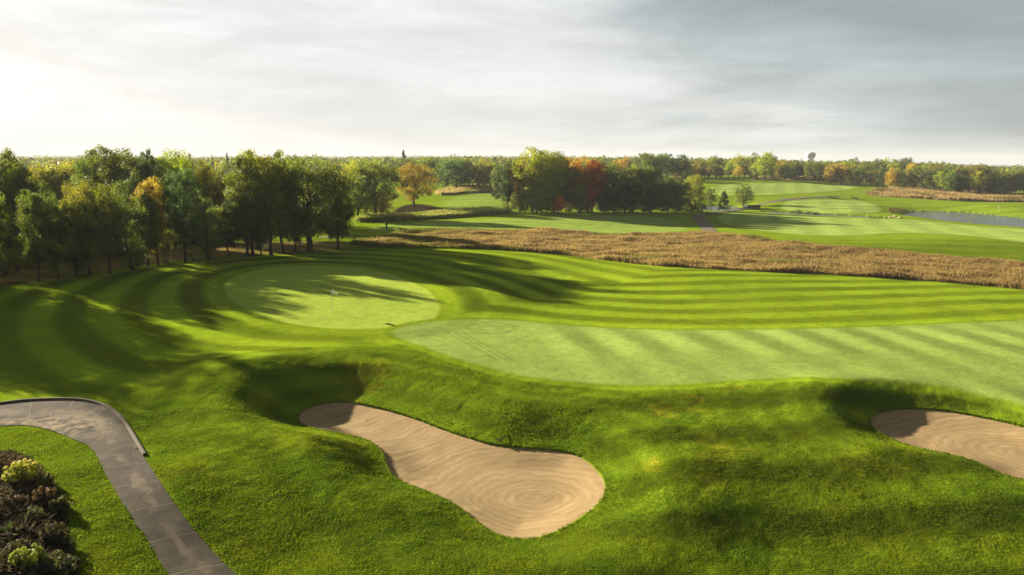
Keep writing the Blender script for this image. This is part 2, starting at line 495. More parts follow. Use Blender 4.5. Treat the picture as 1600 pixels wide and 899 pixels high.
PA, PB = paired(p_out, p_in)
pax, pay = PH(PA[:, 0], PA[:, 1]); pbx, pby = PH(PB[:, 0], PB[:, 1])
PO = np.stack([pax, pay], 1); PI = np.stack([pbx, pby], 1)
PATH = np.vstack([PO, PI[::-1]])


def make_rows():
    rows = [8.0]
    while rows[-1] < 7000:
        d = rows[-1]
        k = 0.010 if d < 20 else 0.0032 if d < 62 else 0.0042 if d < 135 else 0.009 if d < 420 else 0.02 if d < 1300 else 0.05
        rows.append(d * (1 + k))
    return np.array(rows)


rows = make_rows()
us = np.r_[np.linspace(-2.6, -0.86, 60)[:-1], np.linspace(-0.86, 0.86, 900), np.linspace(0.86, 2.6, 60)[1:]]
GX = us[None, :] * rows[:, None]; GY = np.repeat(rows[:, None], len(us), 1)
print('terrain verts', GX.size)
x = GX.ravel(); y = GY.ravel()
Z = H(x, y)

s_green = sdf(GREEN, x, y, 60); s_fway = sdf(FWAY, x, y, 60); s_mown = sdf(MOWN, x, y, 12)
s_path = sdf(PATH, x, y, 3); s_fesc = sdf(FESC, x, y, 6); s_woods = sdf(WOODS, x, y, 8)
s_sand = np.minimum(sdf(SANDS[0][0], x, y, 12), sdf(SANDS[1][0], x, y, 12))
s_bed = sdf(BED, x, y, 3)


def C(*c): return np.array(c, float)


ROUGH = C(.112, .172, .008); LAWN = C(.185, .265, .013); FAIR = C(.255, .355, .078); PUTT = C(.34, .45, .065)
TAN = C(.20, .13, .045)
col = np.tile(ROUGH, (len(x), 1))


def blend(mask, c):
    global col
    m = mask[:, None]; col = col * (1 - m) + c * m


far = sstep(y, 120, 170)
blend(far * 0.8, LAWN * 1.15)
nA = fbm(x, y, 3.0, 4, 21); nB = fbm(x, y, 14.0, 3, 31); nC = fbm(x, y * 1.0, 0.8, 2, 41)
mown = 1 - sstep(s_mown, -1.2, 0.6)
blend(mown, LAWN)
# mowing stripes follow the edge of the green and fairway
s_cut = np.minimum(s_green, s_fway) + 0.5 * fbm(x, y, 18, 2, 51)
ph = np.sin(2 * math.pi * s_cut / 5.2)
stripe = np.tanh(ph * 2.2) * mown * sstep(s_cut, 0.3, 1.4)
stamp = 1 + 0.42 * stripe * (0.75 + 0.5 * nB)
# broad bands in the rough right of the big bunker
rb = (1 - mown) * sstep(s_fway, 0, 1.5) * sstep(y, 60, 50) * sstep(x, 2, 7)
ph2 = np.sin(2 * math.pi * (y - 0.10 * x + 1.2 * fbm(x, y, 12, 2, 53)) / 4.6)
stamp *= 1 + 0.34 * rb * np.tanh(ph2 * 1.8)
rl = (1 - mown) * sstep(y, 60, 50) * sstep(x, -4, -12)
ph3 = np.sin(2 * math.pi * (np.hypot(x + 18, y - 25) + 0.5 * nB) / 3.4)
stamp *= 1 + 0.17 * rl * np.tanh(ph3 * 2)
stamp *= 1 + 0.19 * sstep(s_fway, 0.2, 1.5) * sstep(s_sand, 11, 7) * np.tanh(1.5 * np.sin(2 * math.pi * (s_sand + .25 * nB) / 2.1))
blend((1 - mown) * (1 - far) * sstep(nA + 0.6 * nB, 0.0, 1.3) * 0.45, C(.23, .22, .008))
blend((1 - mown) * (1 - far) * sstep(-nA + 0.5 * nC, 0.2, 0.9) * 0.45, C(.10, .17, .008))
blend((1 - mown) * (1 - far) * sstep(fbm(x, y, 5, 3, 61) + 0.4 * nC, 0.42, 0.8) * 0.35, C(.30, .20, .02))
# far side: straight stripes
s5 = sdf(FW5, x, y, 10); blend((1 - sstep(s5, -1, 1)) * 0.75, FAIR * 1.02)
st5 = np.tanh(np.sin(2 * math.pi * (y + 0.16 * x) / 9.0) * 2)
mid = sstep(y, 118, 128) * sstep(y, 240, 210)
stamp *= 1 + 0.11 * mid * st5
s6 = sdf(FW6, x, y, 10); blend((1 - sstep(s6, -2, 3)) * 0.6, FAIR)
for P_, cc in ((FW2, 1.12), (FW3, 1.10), (FW4, 1.10)):
    s_ = sdf(P_, x, y, 12); k_ = 1 - sstep(s_, -0.6, 1.4)
    blend(k_, FAIR * cc)
    stamp *= 1 + 0.09 * k_ * np.tanh(2 * np.sin(2 * math.pi * (x * .9 - .35 * y) / 9.5)) - 0.10 * sstep(s_, 5, 2.5) * sstep(s_, 0.3, 1.2)
st8 = np.tanh(np.sin(2 * math.pi * (y - 0.12 * x + 6 * fbm(x, y, 50, 2, 71)) / 13.0) * 1.5)
stamp *= 1 + 0.13 * sstep(y, 210, 260) * st8
# green and near fairway
kg = 1 - sstep(s_green, -0.25, 0.25)
blend((1 - sstep(s_green, 0.9, 1.5)) * 0.7, LAWN * 1.18); blend(kg, PUTT)
stamp *= 1 - 0.15 * sstep(np.abs(s_green - 3.0), 1.5, 0.9)
kf = 1 - sstep(s_fway + .15 * nC, -0.35, 0.45)
blend(1 - sstep(s_fway, 0.8, 1.3), LAWN); blend(kf, FAIR)
stamp *= 1 + 0.10 * sstep(np.abs(s_fway - 1.0), 0.5, 0.25) * (1 - kf)
stamp = np.where(s_green < 1.5, 1 + (stamp - 1) * .5, stamp)
# checkered mowing on the fairway
q1 = np.tanh(1.5 * np.sin(2 * math.pi * (x * 0.98 + y * 0.22) / 4.9 + .6 * nB)); q2 = np.tanh(1.5 * np.sin(2 * math.pi * (y - .06 * x) / 17.0 + .8 * nB))
stamp *= 1 + kf * sstep(x, -1, 6) * (0.24 * q1 * (0.75 + 0.5 * q2) + 0.03 * q2)
stamp *= 1 + kg * 0.05 * fbm(x, y, 2.5, 3, 81)
stamp *= 1 + kf * 0.07 * fbm(x, y, 1.8, 4, 83)
# wheel marks: turning circles and straight runs
cxw, cyw = [float(v[0]) for v in PH([768], [513])]
rr = np.hypot((x - cxw) * 1.0, y - cyw)
for r0 in (1.1, 2.0, 2.3):
    stamp *= 1 - 0.20 * kf * sstep(np.abs(rr - r0 - .15 * nB), 0.16, 0.05) * (fbm(x, y, 3, 2, 91) > -0.5)
for a_, b_ in (((700, 521), (775, 562)), ((712, 520), (790, 563)), ((722, 519), (800, 562)), ((744, 521), (655, 525))):
    (ax, bx), (ay, by) = PH([a_[0], b_[0]], [a_[1], b_[1]])
    L_ = math.hypot(bx - ax, by - ay); t_ = np.clip(((x - ax) * (bx - ax) + (y - ay) * (by - ay)) / L_ ** 2, 0, 1)
    dd = np.hypot(x - ax - t_ * (bx - ax), y - ay - t_ * (by - ay))
    stamp *= 1 - 0.22 * sstep(dd, 0.16, 0.05)
for k0 in (0, 1, 2, 3):
    (ax, bx), (ay, by) = PH([258 + 9 * k0, 262 + 14 * k0], [600, 730])
    L_ = math.hypot(bx - ax, by - ay); t_ = np.clip(((x - ax) * (bx - ax) + (y - ay) * (by - ay)) / L_ ** 2, 0, 1)
    dd = np.hypot(x - ax - t_ * (bx - ax), y - ay - t_ * (by - ay))
    stamp *= 1 - 0.10 * sstep(dd, 0.22, 0.06)
# rough grasses, woods floor
blend((1 - sstep(s_fesc, -0.4, 0.4)), C(.20, .15, .055) * (1 + .3 * nA[:, None]))
for P_, cc in ((REED, C(.12, .13, .03)), (FESC2, C(.20, .15, .05)), (BROWN, C(.27, .17, .075)), (FESC3, C(.22, .165, .07)), (FESC4, C(.26, .18, .09)), (FESC5, C(.26, .19, .07))):
    blend(1 - sstep(sdf(P_, x, y, 6), -1, 1), cc * (1 + .25 * nA[:, None]))
blend((1 - sstep(s_woods + 1.5 * nA, -2.0, 1.0)) * 0.95, C(.19, .14, .05) * (1 + .5 * nA[:, None]))
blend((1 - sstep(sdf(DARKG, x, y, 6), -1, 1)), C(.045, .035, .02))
blend(1 - sstep(s_bed + .3 * nA, -0.3, 0.3), C(.035, .03, .018))
farwood = sstep(y, 560, 700)
blend(farwood * .85, C(.06, .07, .02))
# worn / sandy fringe round water
for poly, zw in PONDS:
    blend(sstep(sdf(poly, x, y, 4), 1.2, 0.2) * .5, C(.10, .09, .035))
col = col * stamp[:, None] * (1 + 0.16 * nA * (1 - kf) * (1 - kg) + 0.08 * nC)[:, None]
col = np.clip(col, 0.004, 0.8)
# tussocky relief in the unmown grass
ruf = (1 - mown) * (1 - kf) * (1 - kg) * sstep(s_path, 0.05, 0.8) * sstep(s_sand, 0.0, 0.5) * sstep(y, 100, 70)
Z = Z + ruf * (0.032 * fbm(x + .4 * nA, y, 0.75, 2, 101) + 0.035 * fbm(x, y, 2.2, 2, 111)) + (1 - kf) * (1 - kg) * mown * .012 * fbm(x, y, .6, 2, 121)
Z = np.where(s_path < 0.6, Z - 0.05 * sstep(s_path, 0.12, -0.1), Z)

m_ground, t = new_mat('turf')
at = t.new('ShaderNodeAttribute', attribute_name='Col').outputs['Color']
co = t.new('ShaderNodeTexCoord').outputs['Object']
fine = t.noise(co, 7.0, 5, 0.7); mid_ = t.noise(co, 1.3, 4, 0.6)
g1 = t.ramp(fine, [(0.3, 0.76), (0.7, 1.24)])
c1 = t.mixc(1.0, at, g1, 'MULTIPLY')
g2 = t.ramp(mid_, [(0.3, (0.86, 0.88, 0.9)), (0.7, (1.14, 1.10, 1.0))])
c1 = t.mixc(1.0, c1, g2, 'MULTIPLY')
bm = t.new('ShaderNodeBump', ins={'Height': t.math('ADD', t.noise(co, 5.0, 5, 0.75), t.noise(co, 1.7, 3, .6)), 'Strength': 0.38, 'Distance': 0.08})
b = t.new('ShaderNodeBsdfPrincipled', ins={'Base Color': c1, 'Roughness': 0.95, 'Normal': bm.outputs[0], 'Specular IOR Level': 0.0})
t.new('ShaderNodeOutputMaterial', ins={0: b.outputs[0]})
ground = mesh_obj('ground', np.stack([x, y, Z], 1), grid_faces(len(rows), len(us)), m_ground, smooth=True, cols=col)
tag(ground, kind='structure')


def relief(x, y, ruf):
    nA_ = fbm(x, y, 3.0, 4, 21)
    return ruf * (0.032 * fbm(x + .4 * nA_, y, 0.75, 2, 101) + 0.035 * fbm(x, y, 2.2, 2, 111))


# ------------------------------------------------------------------ sand
m_sand, t = new_mat('raked_sand')


def sand_material(name, centre, ell, phase):
    m, t = new_mat(name)
    co = t.new('ShaderNodeTexCoord').outputs['Object']
    v = t.vmath('SUBTRACT', co, (centre[0], centre[1], 0))
    mp = t.new('ShaderNodeMapping', ins={'Vector': v, 'Rotation': (0, 0, ell[2]), 'Scale': (1 / ell[0], 1 / ell[1], 0)}).outputs[0]
    r = t.vmath('LENGTH', mp)
    wob = t.noise(co, 0.28, 5, .6)
    r2 = t.math('ADD', r, t.math('MULTIPLY', wob, 0.9))
    l1 = t.math('SINE', t.math('MULTIPLY', r2, 34.0))
    broad = t.math('SINE', t.math('MULTIPLY', r2, 9.0))
    # streaks: noise stretched along the rings (polar coordinates)
    sp = t.new('ShaderNodeSeparateXYZ', ins={0: mp})
    th = t.math('ARCTAN2', sp.outputs[1], sp.outputs[0])
    pol = t.new('ShaderNodeCombineXYZ', ins={0: t.math('MULTIPLY', r2, 14.0), 1: t.math('MULTIPLY', th, 1.0), 2: 0.0}).outputs[0]
    st = t.noise(pol, 1.3, 4, 0.65)
    grain = t.noise(co, 20.0, 5, .8)
    k = t.math('ADD', t.math('MULTIPLY', st, 0.55), t.math('MULTIPLY', t.math('ADD', t.math('MULTIPLY', broad, .5), l1), 0.05))
    k = t.math('ADD', k, t.math('ADD', t.math('MULTIPLY', grain, 0.26), t.math('MULTIPLY', t.noise(co, 0.8, 4, .6), 0.17)))
    c = t.ramp(k, [(0.34, (0.29, 0.200, 0.095)), (0.5, (0.365, 0.257, 0.128)), (0.68, (0.46, 0.335, 0.175))])
    h = t.math('ADD', t.math('MULTIPLY', l1, 0.07), t.math('ADD', t.math('MULTIPLY', st, 0.7), t.math('MULTIPLY', grain, 0.7)))
    bm = t.new('ShaderNodeBump', ins={'Height': h, 'Strength': 0.30, 'Distance': 0.04})
    b = t.new('ShaderNodeBsdfPrincipled', ins={'Base Color': c, 'Roughness': 0.95, 'Normal': bm.outputs[0], 'Specular IOR Level': 0.1})
    t.new('ShaderNodeOutputMaterial', ins={0: b.outputs[0]})
    return m


ctr1 = world_pt(838, 771, -1.05); ctr2 = world_pt(1600, 705, -0.7)
for i, (poly, zs, W) in enumerate(SANDS):
    lo = poly.min(0) - .5; hi = poly.max(0) + .5
    xs = np.arange(lo[0], hi[0], 0.12); ys = np.arange(lo[1], hi[1], 0.12)
    sx, sy = np.meshgrid(xs, ys); sx = sx.ravel(); sy = sy.ravel()
    s = sdf(poly, sx, sy, 5)
    sz = zs + 0.30 * sstep(s, -2.6, 0.25) ** 1.4 + 0.015 * fbm(sx, sy, .9, 2, 7)
    F = grid_faces(len(ys), len(xs)); keep = (s[F] < 0.22).all(1); F = F[keep]
    uq, inv = np.unique(F, return_inverse=True); F = inv.reshape(F.shape)
    sm = sand_material('raked_sand', (ctr1, ctr2)[i], ((3.1, 2.6, R(20)), (3.6, 2.6, R(10)))[i], 0)
    o = mesh_obj('bunker_sand', np.stack([sx, sy, sz], 1)[uq], F, sm, smooth=True)
    tag(o, kind='structure')

# ------------------------------------------------------------------ cart path and kerb
m_path, t = new_mat('path_asphalt')
uvn = t.new('ShaderNodeUVMap', uv_map='UVMap').outputs[0]
co = t.new('ShaderNodeTexCoord').outputs['Object']
sp = t.new('ShaderNodeSeparateXYZ', ins={0: uvn}); U, V = sp.outputs[0], sp.outputs[1]
spk = t.noise(co, 16, 5, .8); blot = t.noise(co, 0.9, 4, .6); wv = t.noise(co, 1.6, 3, .6)
base = t.ramp(t.math('ADD', t.math('MULTIPLY', spk, .6), t.math('MULTIPLY', blot, .4)), [(0.36, (0.032, 0.025, 0.017)), (0.5, (0.072, 0.058, 0.042)), (0.64, (0.135, 0.11, 0.082))])
# worn pale wheel streak
ds = t.math('ABSOLUTE', t.math('SUBTRACT', U, t.math('ADD', 0.46, t.math('MULTIPLY', t.math('SUBTRACT', wv, .5), .5))))
streak = t.math('MULTIPLY', t.smooth(ds, 0.17, 0.05), t.smooth(t.noise(co, .5, 2), .42, .55))
base = t.mixc(t.math('MULTIPLY', streak, 0.85), base, (0.15, 0.12, 0.085))
# joints across every 2.6 m and cracks
vj = t.math('ABSOLUTE', t.math('SUBTRACT', t.math('FRACT', t.math('ADD', t.math('DIVIDE', V, 2.6), t.math('MULTIPLY', wv, .05))), 0.5))
joint = t.smooth(vj, 0.016, 0.006)
base = t.mixc(t.math('MULTIPLY', joint, 0.9), base, (0.16, 0.135, 0.095))
vor = t.new('ShaderNodeTexVoronoi', feature='DISTANCE_TO_EDGE', ins={'Vector': t.vmath('ADD', co, t.new('ShaderNodeTexNoise', ins={'Scale': 1.5}).outputs['Color']), 'Scale': 0.45}).outputs['Distance']
crack = t.math('MULTIPLY', t.smooth(vor, 0.008, 0.002), t.smooth(t.noise(co, .35, 2), .45, .55))
base = t.mixc(t.math('MULTIPLY', crack, .8), base, (0.035, 0.03, 0.022))
# sandy dirt spilled on the inner side of the bend
cold = t.new('ShaderNodeAttribute', attribute_name='Col').outputs['Color']
dn = t.noise(co, 1.8, 5, .65)
spc = t.new('ShaderNodeSeparateColor', ins={0: cold})
dirt = t.math('MULTIPLY', spc.outputs[0], t.smooth(dn, 0.42, 0.58))
base = t.mixc(dirt, base, (0.26, 0.20, 0.12))
eg = t.math('MULTIPLY', t.smooth(t.math('ABSOLUTE', t.math('SUBTRACT', U, .5)), 0.455, 0.5), t.smooth(t.noise(co, 3.5, 4), .42, .6))
base = t.mixc(eg, base, (0.06, 0.075, 0.02))
bm = t.new('ShaderNodeBump', ins={'Height': t.math('SUBTRACT', t.math('ADD', spk, t.math('MULTIPLY', blot, 2)), t.math('MULTIPLY', crack, 2)), 'Strength': 0.35, 'Distance': 0.02})
b = t.new('ShaderNodeBsdfPrincipled', ins={'Base Color': base, 'Roughness': 0.92, 'Specular IOR Level': 0.08, 'Normal': bm.outputs[0]})
t.new('ShaderNodeOutputMaterial', ins={0: b.outputs[0]})
nc = 13
wts = np.linspace(0, 1, nc)
RO = resample(np.hstack([PO, PI]), 260)
PX = RO[:, 0:1] * (1 - wts) + RO[:, 2:3] * wts; PY = RO[:, 1:2] * (1 - wts) + RO[:, 3:4] * wts
wob = 0.05 * fbm(PX.ravel(), PY.ravel(), .5, 2, 3).reshape(PX.shape)
PX[:, -1] += wob[:, -1]; PY[:, -1] += wob[:, -1]
PZ = H(PX, PY) + 0.015 + 0.03 * (1 - (2 * wts - 1) ** 2)
vv = np.r_[0, np.cumsum(np.linalg.norm(np.diff((RO[:, :2] + RO[:, 2:]) / 2, axis=0), axis=1))]
UVp = np.stack([np.repeat(wts[None], 260, 0), np.repeat(vv[:, None], nc, 1)], -1).reshape(-1, 2)
dx_, dy_ = world_pt(95, 668, 0)
dirtm = np.exp(-(((PX - dx_) / 3.6) ** 2 + ((PY - dy_) / 1.5) ** 2)) * 1.5 * np.linspace(0.0, 1.5, nc)[None]
pathm = mesh_obj('cart_path', np.stack([PX.ravel(), PY.ravel(), PZ.ravel()], 1), grid_faces(260, nc), m_path, smooth=True, uv=UVp, cols=np.repeat(np.clip(dirtm.ravel(), 0, 1)[:, None], 3, 1))
tag(pathm, kind='structure')

m_conc = simple_mat('kerb_concrete', (0.13, 0.105, 0.075), .9, 2.5, .35, .3)
kk = PO[: int(len(PO) * 0.6)]
kx, ky = PH([225], [714]); ix = int(np.argmin(np.hypot(PO[:, 0] - kx[0], PO[:, 1] - ky[0])))
kk = resample(PO[:ix + 1], 120)
tg = np.gradient(kk, axis=0); tg /= np.linalg.norm(tg, axis=1)[:, None]; nr = np.stack([-tg[:, 1], tg[:, 0]], 1)
prof = [(-0.02, -0.2), (-0.02, 0.11), (0.0, 0.135), (0.13, 0.135), (0.15, 0.11), (0.15, -0.2)]
kz = H(kk[:, 0], kk[:, 1])
KV = np.array([[kk[i, 0] + nr[i, 0] * a, kk[i, 1] + nr[i, 1] * a, kz[i] + h] for i in range(len(kk)) for a, h in prof])
kerb = mesh_obj('kerb', KV, grid_faces(len(kk), len(prof)), m_conc)
tag(kerb, kind='structure')


def ribbon(name, pts, width, mat, lift=0.06, n=90, cols=5):
    p = smooth_poly(pts, 2, False); x_, y_ = PH(p[:, 0], p[:, 1]); q = resample(np.stack([x_, y_], 1), n)
    g = np.gradient(q, axis=0); g /= np.linalg.norm(g, axis=1)[:, None]; nn = np.stack([-g[:, 1], g[:, 0]], 1)
    ws = np.linspace(-.5, .5, cols)
    X_ = q[:, :1] + nn[:, :1] * ws * width; Y_ = q[:, 1:] + nn[:, 1:] * ws * width
    zc = H(q[:, 0], q[:, 1])[:, None]
    Z_ = np.maximum(H(X_, Y_), ZW + 0.3) + lift
    vv_ = np.r_[0, np.cumsum(np.linalg.norm(np.diff(q, axis=0), axis=1))]
    uv_ = np.stack([np.repeat(ws[None] + .5, n, 0), np.repeat(vv_[:, None], cols, 1)], -1).reshape(-1, 2)
    o = mesh_obj(name, np.stack([X_.ravel(), Y_.ravel(), Z_.ravel()], 1), grid_faces(n, cols), mat, smooth=True, uv=uv_)
    return tag(o, kind='structure')


m_fpath = simple_mat('far_path_asphalt', (0.17, 0.145, 0.10), .9, .8, .3)
ribbon('path', [(1112, 368), (1106, 358), (1097, 347), (1091, 340), (1094, 336), (1108, 334), (1130, 331.5)], 3.6, m_fpath)
ribbon('path', [(1108, 334.5), (1130, 331.5), (1150, 329), (1172, 325), (1186, 320), (1200, 316.5), (1225, 312.5), (1262, 309), (1310, 307)], 3.2, m_fpath, .1)
ribbon('path', [(495, 371.5), (515, 371), (535, 369.5), (550, 369)], 2.6, m_fpath)

# ------------------------------------------------------------------ water
m_water, t = new_mat('pond_water')
co = t.new('ShaderNodeTexCoord').outputs['Object']
bm = t.new('ShaderNodeBump', ins={'Height': t.noise(co, 1.2, 3), 'Strength': 0.6, 'Distance': 0.12})
b = t.new('ShaderNodeBsdfPrincipled', ins={'Base Color': (0.09, 0.11, 0.14, 1), 'Roughness': 0.16, 'Normal': bm.outputs[0], 'IOR': 1.33})
t.new('ShaderNodeOutputMaterial', ins={0: b.outputs[0]})
for poly, zw in PONDS:
    lo = poly.min(0) - 1; hi = poly.max(0) + 1
    st = max(0.7, (hi[0] - lo[0]) / 200)
    xs = np.arange(lo[0], hi[0] + st, st); ys = np.arange(lo[1], hi[1] + st, st)
    sx, sy = np.meshgrid(xs, ys); sx = sx.ravel(); sy = sy.ravel(); s = sdf(poly, sx, sy, 6)
    F = grid_faces(len(ys), len(xs)); F = F[(s[F] < 2.0).all(1)]
    uq, inv = np.unique(F, return_inverse=True); F = inv.reshape(F.shape)
    o = mesh_obj('water', np.stack([sx, sy, np.full(sx.shape, zw)], 1)[uq], F, m_water, smooth=True); tag(o, kind='structure')

# ------------------------------------------------------------------ grasses as stuff
m_blade, t = new_mat('grass_blades')
at = t.new('ShaderNodeAttribute', attribute_name='Col').outputs['Color']
d1 = t.new('ShaderNodeBsdfDiffuse', ins={'Color': at}); d2 = t.new('ShaderNodeBsdfTranslucent', ins={'Color': at})
mx = t.new('ShaderNodeMixShader', ins={0: 0.5, 1: d1.outputs[0], 2: d2.outputs[0]})
t.new('ShaderNodeOutputMaterial', ins={0: mx.outputs[0]})


def sample_poly(poly, n, grow=0.0):
    lo = poly.min(0) - grow; hi = poly.max(0) + grow; outx = []; outy = []; tot = 0
    while tot < n:
        xs = rng.uniform(lo[0], hi[0], n * 2); ys = rng.uniform(lo[1], hi[1], n * 2)
        k = sdf(poly, xs, ys, grow + 1) < grow
        outx.append(xs[k]); outy.append(ys[k]); tot += k.sum()
    return np.concatenate(outx)[:n], np.concatenate(outy)[:n]


def blades(name, bx, by, h, wd, colr, per=4, lean=0.35, spread=0.15, zoff=-0.03, tuss=False):
    n = len(bx); N = n * per
    bx = np.repeat(bx, per) + rng.normal(0, spread, N); by = np.repeat(by, per) + rng.normal(0, spread, N)
    h = np.repeat(np.broadcast_to(h, n), per) * rng.uniform(.6, 1.15, N); cc = np.repeat(colr, per, 0) * rng.uniform(.75, 1.3, (N, 1))
    a = rng.uniform(0, 2 * math.pi, N); la = rng.uniform(0, 2 * math.pi, N); ll = h * lean * rng.uniform(.2, 1, N)
    bz = H(bx, by) + zoff
    if tuss: bz = bz + relief(bx, by, sstep(by, 100, 70))
    w2 = wd * rng.uniform(.6, 1.3, N) / 2
    ca, sa = np.cos(a) * w2, np.sin(a) * w2; lx, ly = np.cos(la) * ll, np.sin(la) * ll
    V = np.empty((N, 4, 3))
    V[:, 0] = np.stack([bx - ca, by - sa, bz], 1); V[:, 1] = np.stack([bx + ca, by + sa, bz], 1)
    V[:, 2] = np.stack([bx + ca * 1.3 + lx * .5, by + sa * 1.3 + ly * .5, bz + h * .7], 1)
    V[:, 3] = np.stack([bx - ca * .3 + lx, by - sa * .3 + ly, bz + h], 1)
    F = np.arange(N * 4).reshape(N, 4)
    o = mesh_obj(name, V.reshape(-1, 3), F, m_blade, fcols=np.clip(cc, 0, 1))
    return o


gold = C(.37, .265, .09); goldl = C(.46, .35, .14); greeny = C(.17, .18, .035); dry = C(.27, .185, .075)


def tone(bx, by, pal, seed):
    n = fbm(bx, by, 5.0, 3, seed) + rng.normal(0, .25, len(bx))
    n2 = fbm(bx, by, 11.0, 2, seed + 5)
    c = pal[0] * (1 - sstep(n, -.4, .5)[:, None]) + pal[1] * sstep(n, -.4, .5)[:, None]
    k = sstep(n2, .35, .6)[:, None] * .7
    return c * (1 - k) + pal[2] * k


bx, by = sample_poly(FESC, 130000, .2)
cc = tone(bx, by, (gold, dry, greeny), 201)
lx_, ly_ = PH([560, 700, 850], [383, 383, 383])
left = sstep(bx, lx_[2], lx_[0] + 4)[:, None]
edge_near = sstep(sdf(FESC, bx, by, 4), -3.5, -0.5)[:, None]
gk = np.clip(left * (0.35 + edge_near * 0.8), 0, 1) * .85
cc = cc * (1 - gk) + C(.19, .21, .035) * gk
hh = 0.72 + 0.55 * fbm(bx, by, 4, 3, 207)
tag(blades('fescue_grass', bx, by, np.clip(hh, .35, 1.4), 0.05, cc, 4, .65, .18), 'tall golden fescue band curving between the near and far fairways', 'tall grass', kind='stuff')
bx, by = sample_poly(REED, 9000)
cc = tone(bx, by, (C(.36, .37, .09), C(.24, .28, .05), C(.44, .36, .11)), 211)
tag(blades('reed_grass', bx, by, 1.6, 0.18, cc, 4, .35, .3), 'pale green tall grass strip in front of the orange tree', 'tall grass', kind='stuff')
bx, by = sample_poly(FESC2, 7000)
cc = tone(bx, by, (goldl, greeny * 1.3, gold), 221)
tag(blades('fescue_grass', bx, by, 1.3, 0.35, cc, 4, .35, .5), 'pale golden rough grass beyond the far left fairway', 'tall grass', kind='stuff')
bx, by = sample_poly(FESC3, 14000)
cc = tone(bx, by, (goldl, dry, C(.14, .12, .045)), 231)
hh = 1.4 + 1.2 * fbm(bx, by, 16, 3, 233)
tag(blades('fescue_grass', bx, by, np.clip(hh, .5, 3), 0.4, cc, 4, .35, .6), 'mounded straw coloured rough grass beyond the pond', 'tall grass', kind='stuff')
bx, by = sample_poly(FESC4, 5000)
tag(blades('fescue_grass', bx, by, 1.2, .5, tone(bx, by, (goldl, gold, greeny), 241), 3, .35, .6), 'pinkish dry grass strip along the foot of the far woods', 'tall grass', kind='stuff')
bx, by = sample_poly(FESC5, 4000)
tag(blades('fescue_grass', bx, by, 1.6, .5, tone(bx, by, (goldl, greeny * 1.5, gold), 251), 3, .35, .6), 'sunlit pale scrub grass left of the hillside fairway', 'tall grass', kind='stuff')
# turf blades near the camera
n = 260000
dd_ = 1 / rng.uniform(1 / 84, 1 / 21, n); uu_ = rng.uniform(-.9, .9, n)
bx = uu_ * dd_; by = dd_
keep = (sdf(MOWN, bx, by, 2) > 0) & (sdf(FWAY, bx, by, 3) > 1.2) & (sdf(GREEN, bx, by, 3) > 1.5) & (sdf(MOWN, bx, by, 8) > rng.uniform(-1, 8, n)) & (sdf(PATH, bx, by, 1) > 0.12) & (sdf(SANDS[0][0], bx, by, 1) > 0.06) & (sdf(SANDS[1][0], bx, by, 1) > 0.06)
bx, by = bx[keep], by[keep]
ncol = fbm(bx, by, 2.6, 3, 301) + rng.normal(0, .3, len(bx))
cc = np.where((ncol > .15)[:, None], C(.165, .208, .008), C(.112, .172, .009)) * (1 + .1 * rng.normal(size=(len(bx), 1)))
bandm = 1 + 0.34 * sstep(bx, 2, 7) * np.tanh(1.8 * np.sin(2 * math.pi * (by - 0.10 * bx + 1.2 * fbm(bx, by, 12, 2, 53)) / 4.6))
yl = rng.uniform(size=len(bx)) < .012; cc[yl] = C(.22, .19, .04)
tag(blades('turf_grass', bx, by, 0.055 + .02 * fbm(bx, by, 1.5, 2, 305), 0.035, np.clip(cc * 1.12 * bandm[:, None], .01, 1), 3, 1.0, .10, -.012, True), 'long green turf of the rough round the bunkers', 'grass', kind='stuff')
# overhanging sward along the bunker lips
bl = []
for poly, zs, W in SANDS:
    p = resample(np.vstack([poly, poly[:1]]), 1500)
    bl.append(p + rng.normal(0, .05, p.shape))
bl = np.vstack(bl); kz_ = np.minimum(sdf(SANDS[0][0], bl[:, 0], bl[:, 1], 1), sdf(SANDS[1][0], bl[:, 0], bl[:, 1], 1)) > 0.01
bl = bl[kz_]
tag(blades('lip_grass', bl[:, 0], bl[:, 1], .08, .04, np.tile(C(.16, .22, .012), (len(bl), 1)), 3, .9, .04, -.01), 'shaggy grass fringe round the sand of the bunkers', 'grass', kind='stuff')

# ------------------------------------------------------------------ trees
m_leaf, t = new_mat('foliage')
oi = t.new('ShaderNodeObjectInfo'); at = t.new('ShaderNodeAttribute', attribute_name='Col').outputs['Color']
c = t.mixc(1.0, oi.outputs['Color'], at, 'MULTIPLY')
d1 = t.new('ShaderNodeBsdfPrincipled', ins={'Base Color': c, 'Roughness': 0.6, 'Specular IOR Level': 0.25})
ct = t.mixc(1.0, c, (1.25, 1.15, 0.6), 'MULTIPLY')
d2 = t.new('ShaderNodeBsdfTranslucent', ins={'Color': ct})
mx = t.new('ShaderNodeMixShader', ins={0: 0.5, 1: d1.outputs[0], 2: d2.outputs[0]})
t.new('ShaderNodeOutputMaterial', ins={0: mx.outputs[0]})
m_bark = simple_mat('bark', (0.075, 0.055, 0.04), .9, 3, .4, .5)


